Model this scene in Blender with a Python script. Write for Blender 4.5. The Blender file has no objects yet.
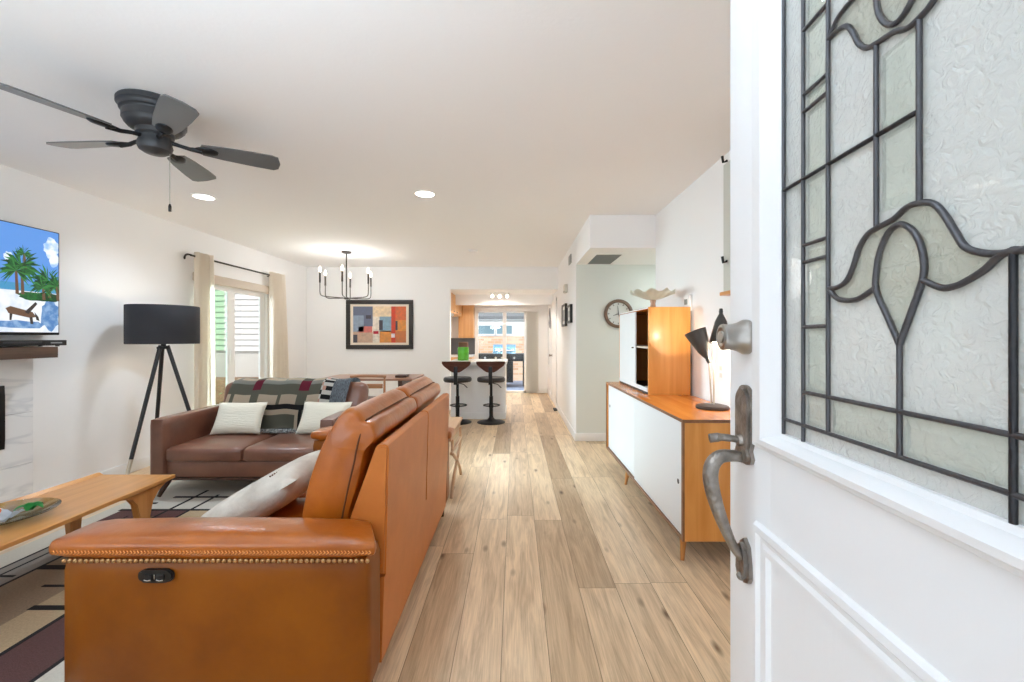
import bpy, bmesh, math, random
from math import sin, cos, pi, radians, atan2, sqrt
from mathutils import Vector, Matrix
random.seed(7)
S = bpy.context.scene
COL = S.collection

# ------------------------------------------------------------------ camera, light, exposure
cam_d = bpy.data.cameras.new('camera')
cam = bpy.data.objects.new('camera', cam_d); COL.objects.link(cam)
cam.location = (0, 0, 1.30); cam.rotation_euler = (pi/2, 0, 0)
cam_d.sensor_width = 36.0; cam_d.lens = 430.0/1024*36.0
cam_d.shift_x = -3.0/1024; cam_d.shift_y = -4.0/1024
cam_d.clip_start = 0.02; cam_d.clip_end = 200
S.camera = cam

S.view_settings.view_transform = 'Standard'
S.view_settings.look = 'None'
S.view_settings.gamma = 1.0
S.view_settings.exposure = 0.25
S.view_settings.use_curve_mapping = False

world = bpy.data.worlds.new('sky'); S.world = world; world.use_nodes = True
bg = world.node_tree.nodes['Background']
bg.inputs[0].default_value = (0.86, 0.93, 1.0, 1); bg.inputs[1].default_value = 1.0

def lamp(name, kind, loc, energy, col=(1, 1, 1), rot=(0, 0, 0), size=None, size_y=None, radius=None):
    d = bpy.data.lights.new(name, kind); o = bpy.data.objects.new(name, d); COL.objects.link(o)
    d.energy = energy; d.color = col; o.location = loc; o.rotation_euler = rot
    if kind == 'AREA':
        if size_y: d.shape = 'RECTANGLE'; d.size = size; d.size_y = size_y
        else: d.shape = 'DISK'; d.size = size
    if radius is not None and kind in ('POINT', 'SPOT'): d.shadow_soft_size = radius
    return o
sun = lamp('sun', 'SUN', (2, -6, 9), 3.0, (1.0, 0.96, 0.90)); sun.data.angle = radians(1.5)
sun.rotation_euler = Vector((-0.2, 0.8, -1.0)).to_track_quat('-Z', 'Y').to_euler()
# added fill for daylight at the open doorway and an added, unseen front window
lamp('doorway_fill', 'AREA', (-0.15, -0.42, 1.25), 2, (0.80, 0.90, 1.0), (radians(95), 0, 0), 0.85, 2.0)
lamp('front_window_fill', 'AREA', (-2.35, -0.30, 1.5), 18, (0.71, 0.86, 1.0), (radians(120), 0, 0), 1.9, 1.4)
# added, unseen fill lamps beyond the two sliding glass doors, standing in for daylight
lamp('patio_fill', 'AREA', (-0.3, 11.3, 3.1), 190, (0.82, 0.91, 1.0), (radians(-52), 0, 0), 2.4, 1.2)
lamp('side_yard_fill', 'AREA', (-6.4, 6.7, 2.1), 140, (0.71, 0.86, 1.0), (radians(80), 0, radians(-114)), 2.4, 2.0).data.spread = radians(60)
# added fill, out of view: one aimed at the ceiling, one in the hallway
lamp('ceiling_bounce_fill', 'AREA', (-0.9, 0.1, 1.75), 25, (0.71, 0.86, 1.0), (radians(155), 0, 0), 0.5)
lamp('hallway_fill', 'AREA', (2.3, 4.9, 2.15), 9, (0.86, 0.94, 1.0), (0, 0, 0), 0.3)
S.cycles.max_bounces = 14; S.cycles.diffuse_bounces = 9; S.cycles.transparent_max_bounces = 12

# ------------------------------------------------------------------ materials
def lin(c):
    return tuple(((v/255)/12.92 if v/255 <= 0.04045 else ((v/255+0.055)/1.055)**2.4) for v in c) + (1.0,)

def new_mat(name):
    m = bpy.data.materials.new(name); m.use_nodes = True
    nt = m.node_tree
    return m, nt, nt.nodes['Principled BSDF']

def pmat(name, rgb, rough=0.5, metal=0.0, spec=0.5, coat=0.0, emit=None, estr=0.0, var=0.0, vscale=6.0, bump=0.0, bscale=60.0, stretch=None, rgb2=None, sheen=0.0):
    m, nt, b = new_mat(name)
    b.inputs['Base Color'].default_value = lin(rgb)
    b.inputs['Roughness'].default_value = rough
    b.inputs['Metallic'].default_value = metal
    b.inputs['Specular IOR Level'].default_value = spec
    b.inputs['Coat Weight'].default_value = coat
    b.inputs['Sheen Weight'].default_value = sheen
    if emit:
        b.inputs['Emission Color'].default_value = lin(emit); b.inputs['Emission Strength'].default_value = estr
    N, L = nt.nodes.new, nt.links.new
    if var or bump:
        tc = N('ShaderNodeTexCoord'); mp = N('ShaderNodeMapping'); L(tc.outputs['Object'], mp.inputs[0])
        if stretch: mp.inputs['Scale'].default_value = stretch
    if var:
        n = N('ShaderNodeTexNoise'); n.inputs['Scale'].default_value = vscale; n.inputs['Detail'].default_value = 5
        L(mp.outputs[0], n.inputs['Vector'])
        r = N('ShaderNodeValToRGB')
        c1 = lin(rgb); c2 = lin(rgb2) if rgb2 else tuple(max(0, v*(1-var)) for v in c1[:3]) + (1,)
        r.color_ramp.elements[0].position = 0.3; r.color_ramp.elements[1].position = 0.7
        r.color_ramp.elements[0].color = c2; r.color_ramp.elements[1].color = c1
        L(n.outputs['Fac'], r.inputs[0]); L(r.outputs[0], b.inputs['Base Color'])
    if bump:
        n2 = N('ShaderNodeTexNoise'); n2.inputs['Scale'].default_value = bscale; n2.inputs['Detail'].default_value = 4
        L(mp.outputs[0], n2.inputs['Vector'])
        bp = N('ShaderNodeBump'); bp.inputs['Strength'].default_value = bump; bp.inputs['Distance'].default_value = 0.01
        L(n2.outputs['Fac'], bp.inputs['Height']); L(bp.outputs[0], b.inputs['Normal'])
    return m

def leather(name, light, dark, rough, coat=0.15, wr=(4.0, 0.12), var=2.4, spec=0.5):
    m, nt, b = new_mat(name); N, L = nt.nodes.new, nt.links.new
    tc = N('ShaderNodeTexCoord')
    n = N('ShaderNodeTexNoise'); n.inputs['Scale'].default_value = var; n.inputs['Detail'].default_value = 6; n.inputs['Roughness'].default_value = 0.6
    L(tc.outputs['Object'], n.inputs['Vector'])
    r = N('ShaderNodeValToRGB'); r.color_ramp.elements[0].position = 0.32; r.color_ramp.elements[1].position = 0.68
    r.color_ramp.elements[0].color = lin(dark); r.color_ramp.elements[1].color = lin(light)
    L(n.outputs['Fac'], r.inputs[0]); L(r.outputs[0], b.inputs['Base Color'])
    b.inputs['Roughness'].default_value = rough; b.inputs['Specular IOR Level'].default_value = spec; b.inputs['Coat Weight'].default_value = coat; b.inputs['Coat Roughness'].default_value = 0.3
    v = N('ShaderNodeTexVoronoi'); v.inputs['Scale'].default_value = 260
    L(tc.outputs['Object'], v.inputs['Vector'])
    w = N('ShaderNodeTexNoise'); w.inputs['Scale'].default_value = wr[0]; w.inputs['Detail'].default_value = 4; w.inputs['Distortion'].default_value = 0.8
    L(tc.outputs['Object'], w.inputs['Vector'])
    b1 = N('ShaderNodeBump'); b1.inputs['Strength'].default_value = 0.04; b1.inputs['Distance'].default_value = 0.002
    b2 = N('ShaderNodeBump'); b2.inputs['Strength'].default_value = wr[1]; b2.inputs['Distance'].default_value = 0.012
    L(v.outputs['Distance'], b1.inputs['Height']); L(w.outputs['Fac'], b2.inputs['Height'])
    L(b2.outputs[0], b1.inputs['Normal']); L(b1.outputs[0], b.inputs['Normal'])
    return m

def wood(name, light, dark, axis='Y', rough=0.35, scale=1.0, coat=0.2):
    m, nt, b = new_mat(name); N, L = nt.nodes.new, nt.links.new
    tc = N('ShaderNodeTexCoord'); mp = N('ShaderNodeMapping'); L(tc.outputs['Object'], mp.inputs[0])
    sc = {'X': (0.7, 9, 9), 'Y': (9, 0.7, 9), 'Z': (9, 9, 0.7)}[axis]
    mp.inputs['Scale'].default_value = tuple(v*scale for v in sc)
    n = N('ShaderNodeTexNoise'); n.inputs['Scale'].default_value = 1.6; n.inputs['Detail'].default_value = 8; n.inputs['Roughness'].default_value = 0.6
    n.inputs['Distortion'].default_value = 0.6
    L(mp.outputs[0], n.inputs['Vector'])
    r = N('ShaderNodeValToRGB'); r.color_ramp.elements[0].position = 0.33; r.color_ramp.elements[1].position = 0.66
    r.color_ramp.elements[0].color = lin(dark); r.color_ramp.elements[1].color = lin(light)
    L(n.outputs['Fac'], r.inputs[0]); L(r.outputs[0], b.inputs['Base Color'])
    b.inputs['Roughness'].default_value = rough; b.inputs['Coat Weight'].default_value = coat; b.inputs['Coat Roughness'].default_value = 0.2
    return m

def plank_floor(name):
    m, nt, b = new_mat(name); N, L = nt.nodes.new, nt.links.new
    W, LEN = 0.193, 1.72
    tc = N('ShaderNodeTexCoord'); sp = N('ShaderNodeSeparateXYZ'); L(tc.outputs['Object'], sp.inputs[0])
    def mth(op, a, bb=None):
        n = N('ShaderNodeMath'); n.operation = op
        for i, v in enumerate((a, bb)):
            if v is None: continue
            if isinstance(v, (int, float)): n.inputs[i].default_value = v
            else: L(v, n.inputs[i])
        return n.outputs[0]
    u = mth('DIVIDE', mth('ADD', sp.outputs[0], 50.042), W); row = mth('FLOOR', u)
    wn = N('ShaderNodeTexWhiteNoise'); wn.noise_dimensions = '1D'; L(row, wn.inputs['W'])
    v = mth('ADD', mth('DIVIDE', mth('ADD', sp.outputs[1], 50.0), LEN), wn.outputs['Value']); idx = mth('FLOOR', v)
    cmb = N('ShaderNodeCombineXYZ'); L(row, cmb.inputs[0]); L(idx, cmb.inputs[1])
    wn2 = N('ShaderNodeTexWhiteNoise'); wn2.noise_dimensions = '2D'; L(cmb.outputs[0], wn2.inputs['Vector'])
    # grain: stretched along the plank, shifted per plank
    off = N('ShaderNodeVectorMath'); off.operation = 'MULTIPLY_ADD'
    L(wn2.outputs['Color'], off.inputs[0]); off.inputs[1].default_value = (13, 17, 11); L(tc.outputs['Object'], off.inputs[2])
    mp = N('ShaderNodeMapping'); mp.inputs['Scale'].default_value = (9, 0.9, 1); L(off.outputs[0], mp.inputs[0])
    g = N('ShaderNodeTexNoise'); g.inputs['Scale'].default_value = 2.2; g.inputs['Detail'].default_value = 9; g.inputs['Roughness'].default_value = 0.62; g.inputs['Distortion'].default_value = 0.8
    L(mp.outputs[0], g.inputs['Vector'])
    fine = N('ShaderNodeTexNoise'); fine.inputs['Scale'].default_value = 6; fine.inputs['Detail'].default_value = 6
    mp2 = N('ShaderNodeMapping'); mp2.inputs['Scale'].default_value = (30, 0.8, 1); L(off.outputs[0], mp2.inputs[0]); L(mp2.outputs[0], fine.inputs['Vector'])
    mp3 = N('ShaderNodeMapping'); mp3.inputs['Scale'].default_value = (5.0, 1.9, 1); L(off.outputs[0], mp3.inputs[0])
    kn = N('ShaderNodeTexVoronoi'); kn.inputs['Scale'].default_value = 1.35; L(mp3.outputs[0], kn.inputs['Vector'])
    # plank tone
    r = N('ShaderNodeValToRGB'); e = r.color_ramp.elements
    e[0].position = 0.0; e[0].color = lin((182, 152, 118)); e[1].position = 1.0; e[1].color = lin((248, 222, 186))
    k = r.color_ramp.elements.new(0.3); k.color = lin((230, 202, 166))
    L(wn2.outputs['Value'], r.inputs[0])
    gr = N('ShaderNodeValToRGB'); gr.color_ramp.elements[0].position = 0.30; gr.color_ramp.elements[1].position = 0.58
    gr.color_ramp.elements[0].color = (0.68, 0.63, 0.58, 1); gr.color_ramp.elements[1].color = (1, 1, 1, 1)
    L(g.outputs['Fac'], gr.inputs[0])
    fr = N('ShaderNodeValToRGB'); fr.color_ramp.elements[0].position = 0.3; fr.color_ramp.elements[1].position = 0.6
    fr.color_ramp.elements[0].color = (0.80, 0.78, 0.76, 1); fr.color_ramp.elements[1].color = (1, 1, 1, 1)
    L(fine.outputs['Fac'], fr.inputs[0])
    kr = N('ShaderNodeValToRGB'); kr.color_ramp.elements[0].position = 0.03; kr.color_ramp.elements[1].position = 0.15
    kr.color_ramp.elements[0].color = (0.28, 0.22, 0.17, 1); kr.color_ramp.elements[1].color = (1, 1, 1, 1)
    L(kn.outputs['Distance'], kr.inputs[0])
    def mul(a, c):
        n = N('ShaderNodeMix'); n.data_type = 'RGBA'; n.blend_type = 'MULTIPLY'; n.inputs['Factor'].default_value = 1
        L(a, n.inputs[6]); L(c, n.inputs[7]); return n.outputs[2]
    col = mul(mul(mul(r.outputs[0], gr.outputs[0]), fr.outputs[0]), kr.outputs[0])
    # seams between planks
    fu = mth('FRACT', u); fv = mth('FRACT', v)
    du = mth('MULTIPLY', mth('MINIMUM', fu, mth('SUBTRACT', 1.0, fu)), W)
    dv = mth('MULTIPLY', mth('MINIMUM', fv, mth('SUBTRACT', 1.0, fv)), LEN)
    seam = mth('GREATER_THAN', mth('MINIMUM', du, dv), 0.0014)
    mx = N('ShaderNodeMix'); mx.data_type = 'RGBA'; L(seam, mx.inputs[0]); mx.inputs[6].default_value = lin((138, 112, 84)); L(col, mx.inputs[7])
    L(mx.outputs[2], b.inputs['Base Color'])
    b.inputs['Roughness'].default_value = 0.38
    bp = N('ShaderNodeBump'); bp.inputs['Strength'].default_value = 0.12; bp.inputs['Distance'].default_value = 0.004
    L(fine.outputs['Fac'], bp.inputs['Height']); L(bp.outputs[0], b.inputs['Normal'])
    return m

def brick_mat(name):
    m, nt, b = new_mat(name); N, L = nt.nodes.new, nt.links.new
    tc = N('ShaderNodeTexCoord'); sp = N('ShaderNodeSeparateXYZ'); L(tc.outputs['Object'], sp.inputs[0])
    cb = N('ShaderNodeCombineXYZ'); L(sp.outputs[0], cb.inputs[0]); L(sp.outputs[2], cb.inputs[1])
    t = N('ShaderNodeTexBrick'); t.inputs['Scale'].default_value = 4.6; t.inputs['Brick Width'].default_value = 0.95; t.inputs['Row Height'].default_value = 0.34
    t.inputs['Color1'].default_value = lin((236, 200, 172)); t.inputs['Color2'].default_value = lin((206, 158, 126)); t.inputs['Mortar'].default_value = lin((205, 195, 182))
    t.inputs['Mortar Size'].default_value = 0.03
    L(cb.outputs[0], t.inputs['Vector']); L(t.outputs['Color'], b.inputs['Base Color']); b.inputs['Roughness'].default_value = 0.9
    return m

def marble_mat(name):
    m, nt, b = new_mat(name); N, L = nt.nodes.new, nt.links.new
    tc = N('ShaderNodeTexCoord'); mp = N('ShaderNodeMapping'); mp.inputs['Rotation'].default_value = (radians(24), 0, 0); mp.inputs['Scale'].default_value = (1, 1, 5)
    L(tc.outputs['Object'], mp.inputs[0])
    n = N('ShaderNodeTexNoise'); n.inputs['Scale'].default_value = 0.9; n.inputs['Detail'].default_value = 3; n.inputs['Distortion'].default_value = 0.5
    L(mp.outputs[0], n.inputs['Vector'])
    r = N('ShaderNodeValToRGB'); e = r.color_ramp.elements
    e[0].position = 0.48; e[0].color = lin((240, 240, 240)); e[1].position = 0.53; e[1].color = lin((240, 240, 240))
    k = e.new(0.505); k.color = lin((222, 223, 225))
    L(n.outputs['Fac'], r.inputs[0]); L(r.outputs[0], b.inputs['Base Color']); b.inputs['Roughness'].default_value = 0.25
    return m

def thin_glass(name, tint=(0.98, 1.0, 0.99), refl=1.0):
    m, nt, b = new_mat(name); N, L = nt.nodes.new, nt.links.new
    nt.nodes.remove(b)
    t = N('ShaderNodeBsdfTransparent'); t.inputs[0].default_value = tint + (1,)
    g = N('ShaderNodeBsdfGlossy'); g.inputs['Roughness'].default_value = 0.02
    f = N('ShaderNodeFresnel'); f.inputs['IOR'].default_value = 1.45
    ge = N('ShaderNodeNewGeometry'); iv = N('ShaderNodeMath'); iv.operation = 'SUBTRACT'; iv.inputs[0].default_value = 1; L(ge.outputs['Backfacing'], iv.inputs[1])
    ml = N('ShaderNodeMath'); ml.operation = 'MULTIPLY'; L(f.outputs[0], ml.inputs[0]); L(iv.outputs[0], ml.inputs[1])
    mx = N('ShaderNodeMixShader'); L(ml.outputs[0], mx.inputs[0]); L(t.outputs[0], mx.inputs[1]); L(g.outputs[0], mx.inputs[2])
    L(mx.outputs[0], nt.nodes['Material Output'].inputs[0])
    return m

def obscure_glass(name):
    # rolled, frosted leaded-light glass: smooth face, broken up body
    m, nt, b = new_mat(name); N, L = nt.nodes.new, nt.links.new
    b.inputs['Base Color'].default_value = lin((240, 244, 242)); b.inputs['Roughness'].default_value = 0.22
    b.inputs['Transmission Weight'].default_value = 0.45; b.inputs['IOR'].default_value = 1.3
    b.inputs['Coat Weight'].default_value = 0.6; b.inputs['Coat Roughness'].default_value = 0.03
    tc = N('ShaderNodeTexCoord'); n = N('ShaderNodeTexNoise'); n.inputs['Scale'].default_value = 95; n.inputs['Detail'].default_value = 3; n.inputs['Distortion'].default_value = 1.2
    L(tc.outputs['Object'], n.inputs['Vector'])
    bp = N('ShaderNodeBump'); bp.inputs['Strength'].default_value = 0.6; bp.inputs['Distance'].default_value = 0.005
    L(n.outputs['Fac'], bp.inputs['Height']); L(bp.outputs[0], b.inputs['Normal'])
    return m

def clear_glass(name, rgb=(235, 240, 238), rough=0.0):
    m, nt, b = new_mat(name)
    b.inputs['Base Color'].default_value = lin(rgb); b.inputs['Roughness'].default_value = rough
    b.inputs['Transmission Weight'].default_value = 1.0; b.inputs['IOR'].default_value = 1.45
    return m

def cloth(name, rgb, tr):
    m, nt, b = new_mat(name); N, L = nt.nodes.new, nt.links.new
    b.inputs['Base Color'].default_value = lin(rgb); b.inputs['Roughness'].default_value = 0.9
    t = N('ShaderNodeBsdfTranslucent'); t.inputs[0].default_value = lin(rgb)
    mx = N('ShaderNodeMixShader'); mx.inputs[0].default_value = tr
    L(b.outputs[0], mx.inputs[1]); L(t.outputs[0], mx.inputs[2]); L(mx.outputs[0], nt.nodes['Material Output'].inputs[0])
    return m

def screen_mat(name, rgb, s=1.0, rgb2=None, vscale=6.0):
    m, nt, b = new_mat(name); N, L = nt.nodes.new, nt.links.new
    b.inputs['Base Color'].default_value = (0.01, 0.01, 0.01, 1); b.inputs['Roughness'].default_value = 0.25
    b.inputs['Emission Color'].default_value = lin(rgb); b.inputs['Emission Strength'].default_value = s
    if rgb2:
        tc = N('ShaderNodeTexCoord'); n = N('ShaderNodeTexNoise'); n.inputs['Scale'].default_value = vscale; n.inputs['Detail'].default_value = 5
        L(tc.outputs['Object'], n.inputs['Vector']); r = N('ShaderNodeValToRGB')
        r.color_ramp.elements[0].position = 0.42; r.color_ramp.elements[1].position = 0.62
        r.color_ramp.elements[0].color = lin(rgb); r.color_ramp.elements[1].color = lin(rgb2)
        L(n.outputs['Fac'], r.inputs[0]); L(r.outputs[0], b.inputs['Emission Color'])
    return m

M = dict(
    wall=pmat('wall_paint', (246, 246, 246), 0.75, bump=0.06, bscale=90),
    hallwall=pmat('hall_wall_paint', (226, 230, 225), 0.75, bump=0.06, bscale=90),
    ceil=pmat('ceiling_paint', (248, 248, 248), 0.85, bump=0.08, bscale=60),
    trim=pmat('white_trim_paint', (243, 243, 242), 0.4),
    door=pmat('white_door_paint', (240, 241, 243), 0.35, bump=0.02, bscale=12, stretch=(8, 8, 1)),
    floor=plank_floor('oak_plank_floor'),
    tan=leather('tan_leather', (148, 82, 4), (120, 60, 2), 0.42, 0.03, spec=0.28),
    tanpad=leather('tan_pad_leather', (188, 104, 28), (152, 76, 10), 0.28, 0.32, (11, 0.30), 3.5, spec=0.5),
    tanback_lit=leather('tan_back_lit_leather', (206, 124, 58), (182, 104, 42), 0.40, 0.05, spec=0.35),  # same tan leather, with the stronger light on the back put into its colour
    brown=leather('brown_leather', (132, 86, 66), (106, 66, 50), 0.32, 0.5, (6, 0.2), 3.5),
    thread=pmat('tan_thread', (222, 150, 84), 0.7),
    seam=pmat('dark_seam', (96, 52, 20), 0.7),
    nail=pmat('aged_brass_nail', (190, 150, 104), 0.3, 0.9),
    honey=wood('honey_birch', (228, 160, 84), (210, 138, 60), 'Z', 0.42),
    honeytop=wood('honey_birch_top', (228, 142, 58), (210, 120, 42), 'Y', 0.22),
    edge=wood('walnut_edge', (150, 104, 70), (118, 78, 50), 'Y', 0.4),
    oak=wood('light_oak', (222, 158, 86), (202, 136, 66), 'Y', 0.32),
    chairwood=wood('chair_wood', (176, 128, 92), (150, 104, 72), 'X', 0.4), paleoak=wood('pale_oak', (216, 176, 140), (196, 154, 118), 'Y', 0.35),
    oakz=wood('light_oak_leg', (210, 146, 80), (184, 120, 58), 'Z', 0.35),
    walnut=wood('walnut', (118, 66, 42), (84, 44, 28), 'X', 0.35),
    walnuty=wood('walnut_mantel', (98, 72, 56), (66, 46, 36), 'Y', 0.5),
    darkwood=wood('dark_leg_wood', (84, 52, 36), (58, 34, 24), 'Z', 0.4),
    cab=wood('kitchen_maple', (222, 170, 112), (204, 148, 92), 'Z', 0.4),
    whitelam=pmat('white_laminate', (228, 230, 232), 0.4),
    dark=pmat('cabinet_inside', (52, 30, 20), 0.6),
    black=pmat('black_metal', (26, 25, 26), 0.4, 0.3),
    bronze=pmat('dark_bronze', (62, 56, 52), 0.38, 0.6),
    blackpl=pmat('black_plastic', (20, 20, 22), 0.35),
    fan=pmat('fan_graphite', (58, 58, 60), 0.45, 0.2),
    blade=pmat('fan_blade_grey', (96, 96, 97), 0.3, coat=0.2),
    shade=pmat('charcoal_shade', (58, 59, 64), 0.85, bump=0.2, bscale=300),
    lampblack=pmat('lamp_leg_black', (44, 44, 46), 0.45),
    pale=pmat('pale_ash_tip', (206, 192, 172), 0.5),
    steel=pmat('brushed_nickel', (190, 186, 180), 0.3, 1.0, var=0.25, vscale=30),
    iron=pmat('antique_pewter', (172, 164, 156), 0.36, 0.85, var=0.5, vscale=40, bump=0.4, bscale=90),
    lead=pmat('lead_came', (92, 92, 96), 0.4, 0.8, bump=0.25, bscale=90),
    chrome=pmat('chrome', (200, 200, 200), 0.15, 1.0),
    obscure=obscure_glass('rolled_glass'), clear=thin_glass('bevelled_clear_glass', (0.97, 0.98, 0.96)),
    petal=thin_glass('bevelled_scroll_glass', (0.93, 0.93, 0.90)), pane=thin_glass('window_glass'), greenpane=thin_glass('green_window_glass', (0.93, 1.0, 0.95)),
    dish=clear_glass('dish_glass', (214, 232, 228), 0.05),
    milk=cloth('milk_glass', (232, 234, 224), 0.45),
    curtain=cloth('linen_curtain', (247, 242, 234), 0.5),
    shadecl=pmat('roller_shade_cloth', (208, 196, 182), 0.9),
    cream=pmat('cream_cushion', (228, 222, 204), 0.95, bump=0.5, bscale=14, stretch=(1, 1, 12)),
    hide=pmat('pale_hide', (226, 218, 206), 0.9, var=0.2, vscale=9, rgb2=(196, 186, 174), bump=0.3, bscale=60),
    rugcream=pmat('rug_cream', (212, 206, 194), 1.0, var=0.12, vscale=120, bump=0.5, bscale=260),
    ruggrey=pmat('rug_grey', (152, 146, 138), 1.0, var=0.18, vscale=120, bump=0.5, bscale=260),
    rugtaupe=pmat('rug_taupe', (158, 136, 112), 1.0, var=0.25, vscale=110, bump=0.5, bscale=260),
    rugbeige=pmat('rug_beige', (196, 172, 138), 1.0, var=0.2, vscale=110, bump=0.5, bscale=260),
    rugplum=pmat('rug_plum', (96, 64, 62), 1.0, var=0.25, vscale=110, bump=0.5, bscale=260),
    rugblack=pmat('rug_black', (28, 25, 25), 1.0, bump=0.5, bscale=260),
    wolive=pmat('wool_olive', (108, 106, 92), 1.0, bump=0.4, bscale=200),
    wgrey=pmat('wool_grey', (156, 154, 144), 1.0, bump=0.4, bscale=200),
    wbeige=pmat('wool_beige', (206, 188, 164), 1.0, bump=0.4, bscale=200),
    wwine=pmat('wool_wine', (124, 40, 58), 1.0, bump=0.4, bscale=200),
    wblack=pmat('wool_black', (34, 32, 32), 1.0, bump=0.4, bscale=200),
    wwhite=pmat('wool_white', (220, 216, 208), 1.0, bump=0.4, bscale=200),
    wpink=pmat('wool_pink', (214, 168, 150), 1.0, bump=0.4, bscale=200),
    stripe=pmat('fringe_grey', (150, 158, 166), 1.0, var=0.5, vscale=40, stretch=(6, 1, 1), rgb2=(70, 72, 76)),
    fringe=pmat('fringe_wool', (176, 176, 172), 1.0, var=0.6, vscale=60, rgb2=(60, 60, 62)),
    marble=marble_mat('marble_tile'),
    counter=pmat('white_quartz', (240, 240, 240), 0.25),
    splash=pmat('grey_backsplash', (96, 97, 100), 0.4),
    green=pmat('green_jar', (92, 190, 40), 0.25, coat=0.5, var=0.25, vscale=14),
    seatblack=pmat('black_vinyl', (34, 28, 27), 0.35, coat=0.2),
    bulb=pmat('lit_bulb', (255, 240, 214), 0.4, emit=(255, 238, 210), estr=7.0),
    lens=pmat('lit_downlight', (255, 252, 245), 0.4, emit=(255, 250, 240), estr=6.0),
    grille=pmat('grille_grey', (150, 152, 150), 0.5, 0.4),
    grilledark=pmat('grille_shadow', (64, 66, 66), 0.8),
    clockface=pmat('clock_face', (224, 226, 222), 0.5),
    clockwood=wood('clock_wood', (128, 104, 86), (98, 78, 64), 'X', 0.5),
    siding=pmat('white_siding', (200, 192, 190), 0.7), gsiding=pmat('green_siding', (168, 190, 164), 0.7),
    stucco=pmat('pale_stucco', (188, 181, 176), 0.9, bump=0.3, bscale=60),
    soil=pmat('garden_soil', (150, 116, 88), 1.0, var=0.4, vscale=30, bump=0.6, bscale=40),
    concrete=pmat('concrete', (206, 204, 198), 0.9, var=0.1, vscale=5),
    patio=pmat('patio_slate', (128, 136, 158), 0.8, var=0.2, vscale=6),
    leaf=pmat('leaf_green', (92, 158, 92), 0.6, var=0.3, vscale=20),
    brick=brick_mat('tan_brick'), roof=pmat('eave_grey', (120, 122, 126), 0.8),
    bluewin=pmat('window_blue', (116, 146, 160), 0.2), bluelid=pmat('grill_lid_steel', (126, 166, 200), 0.25, 0.85),
)

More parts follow.
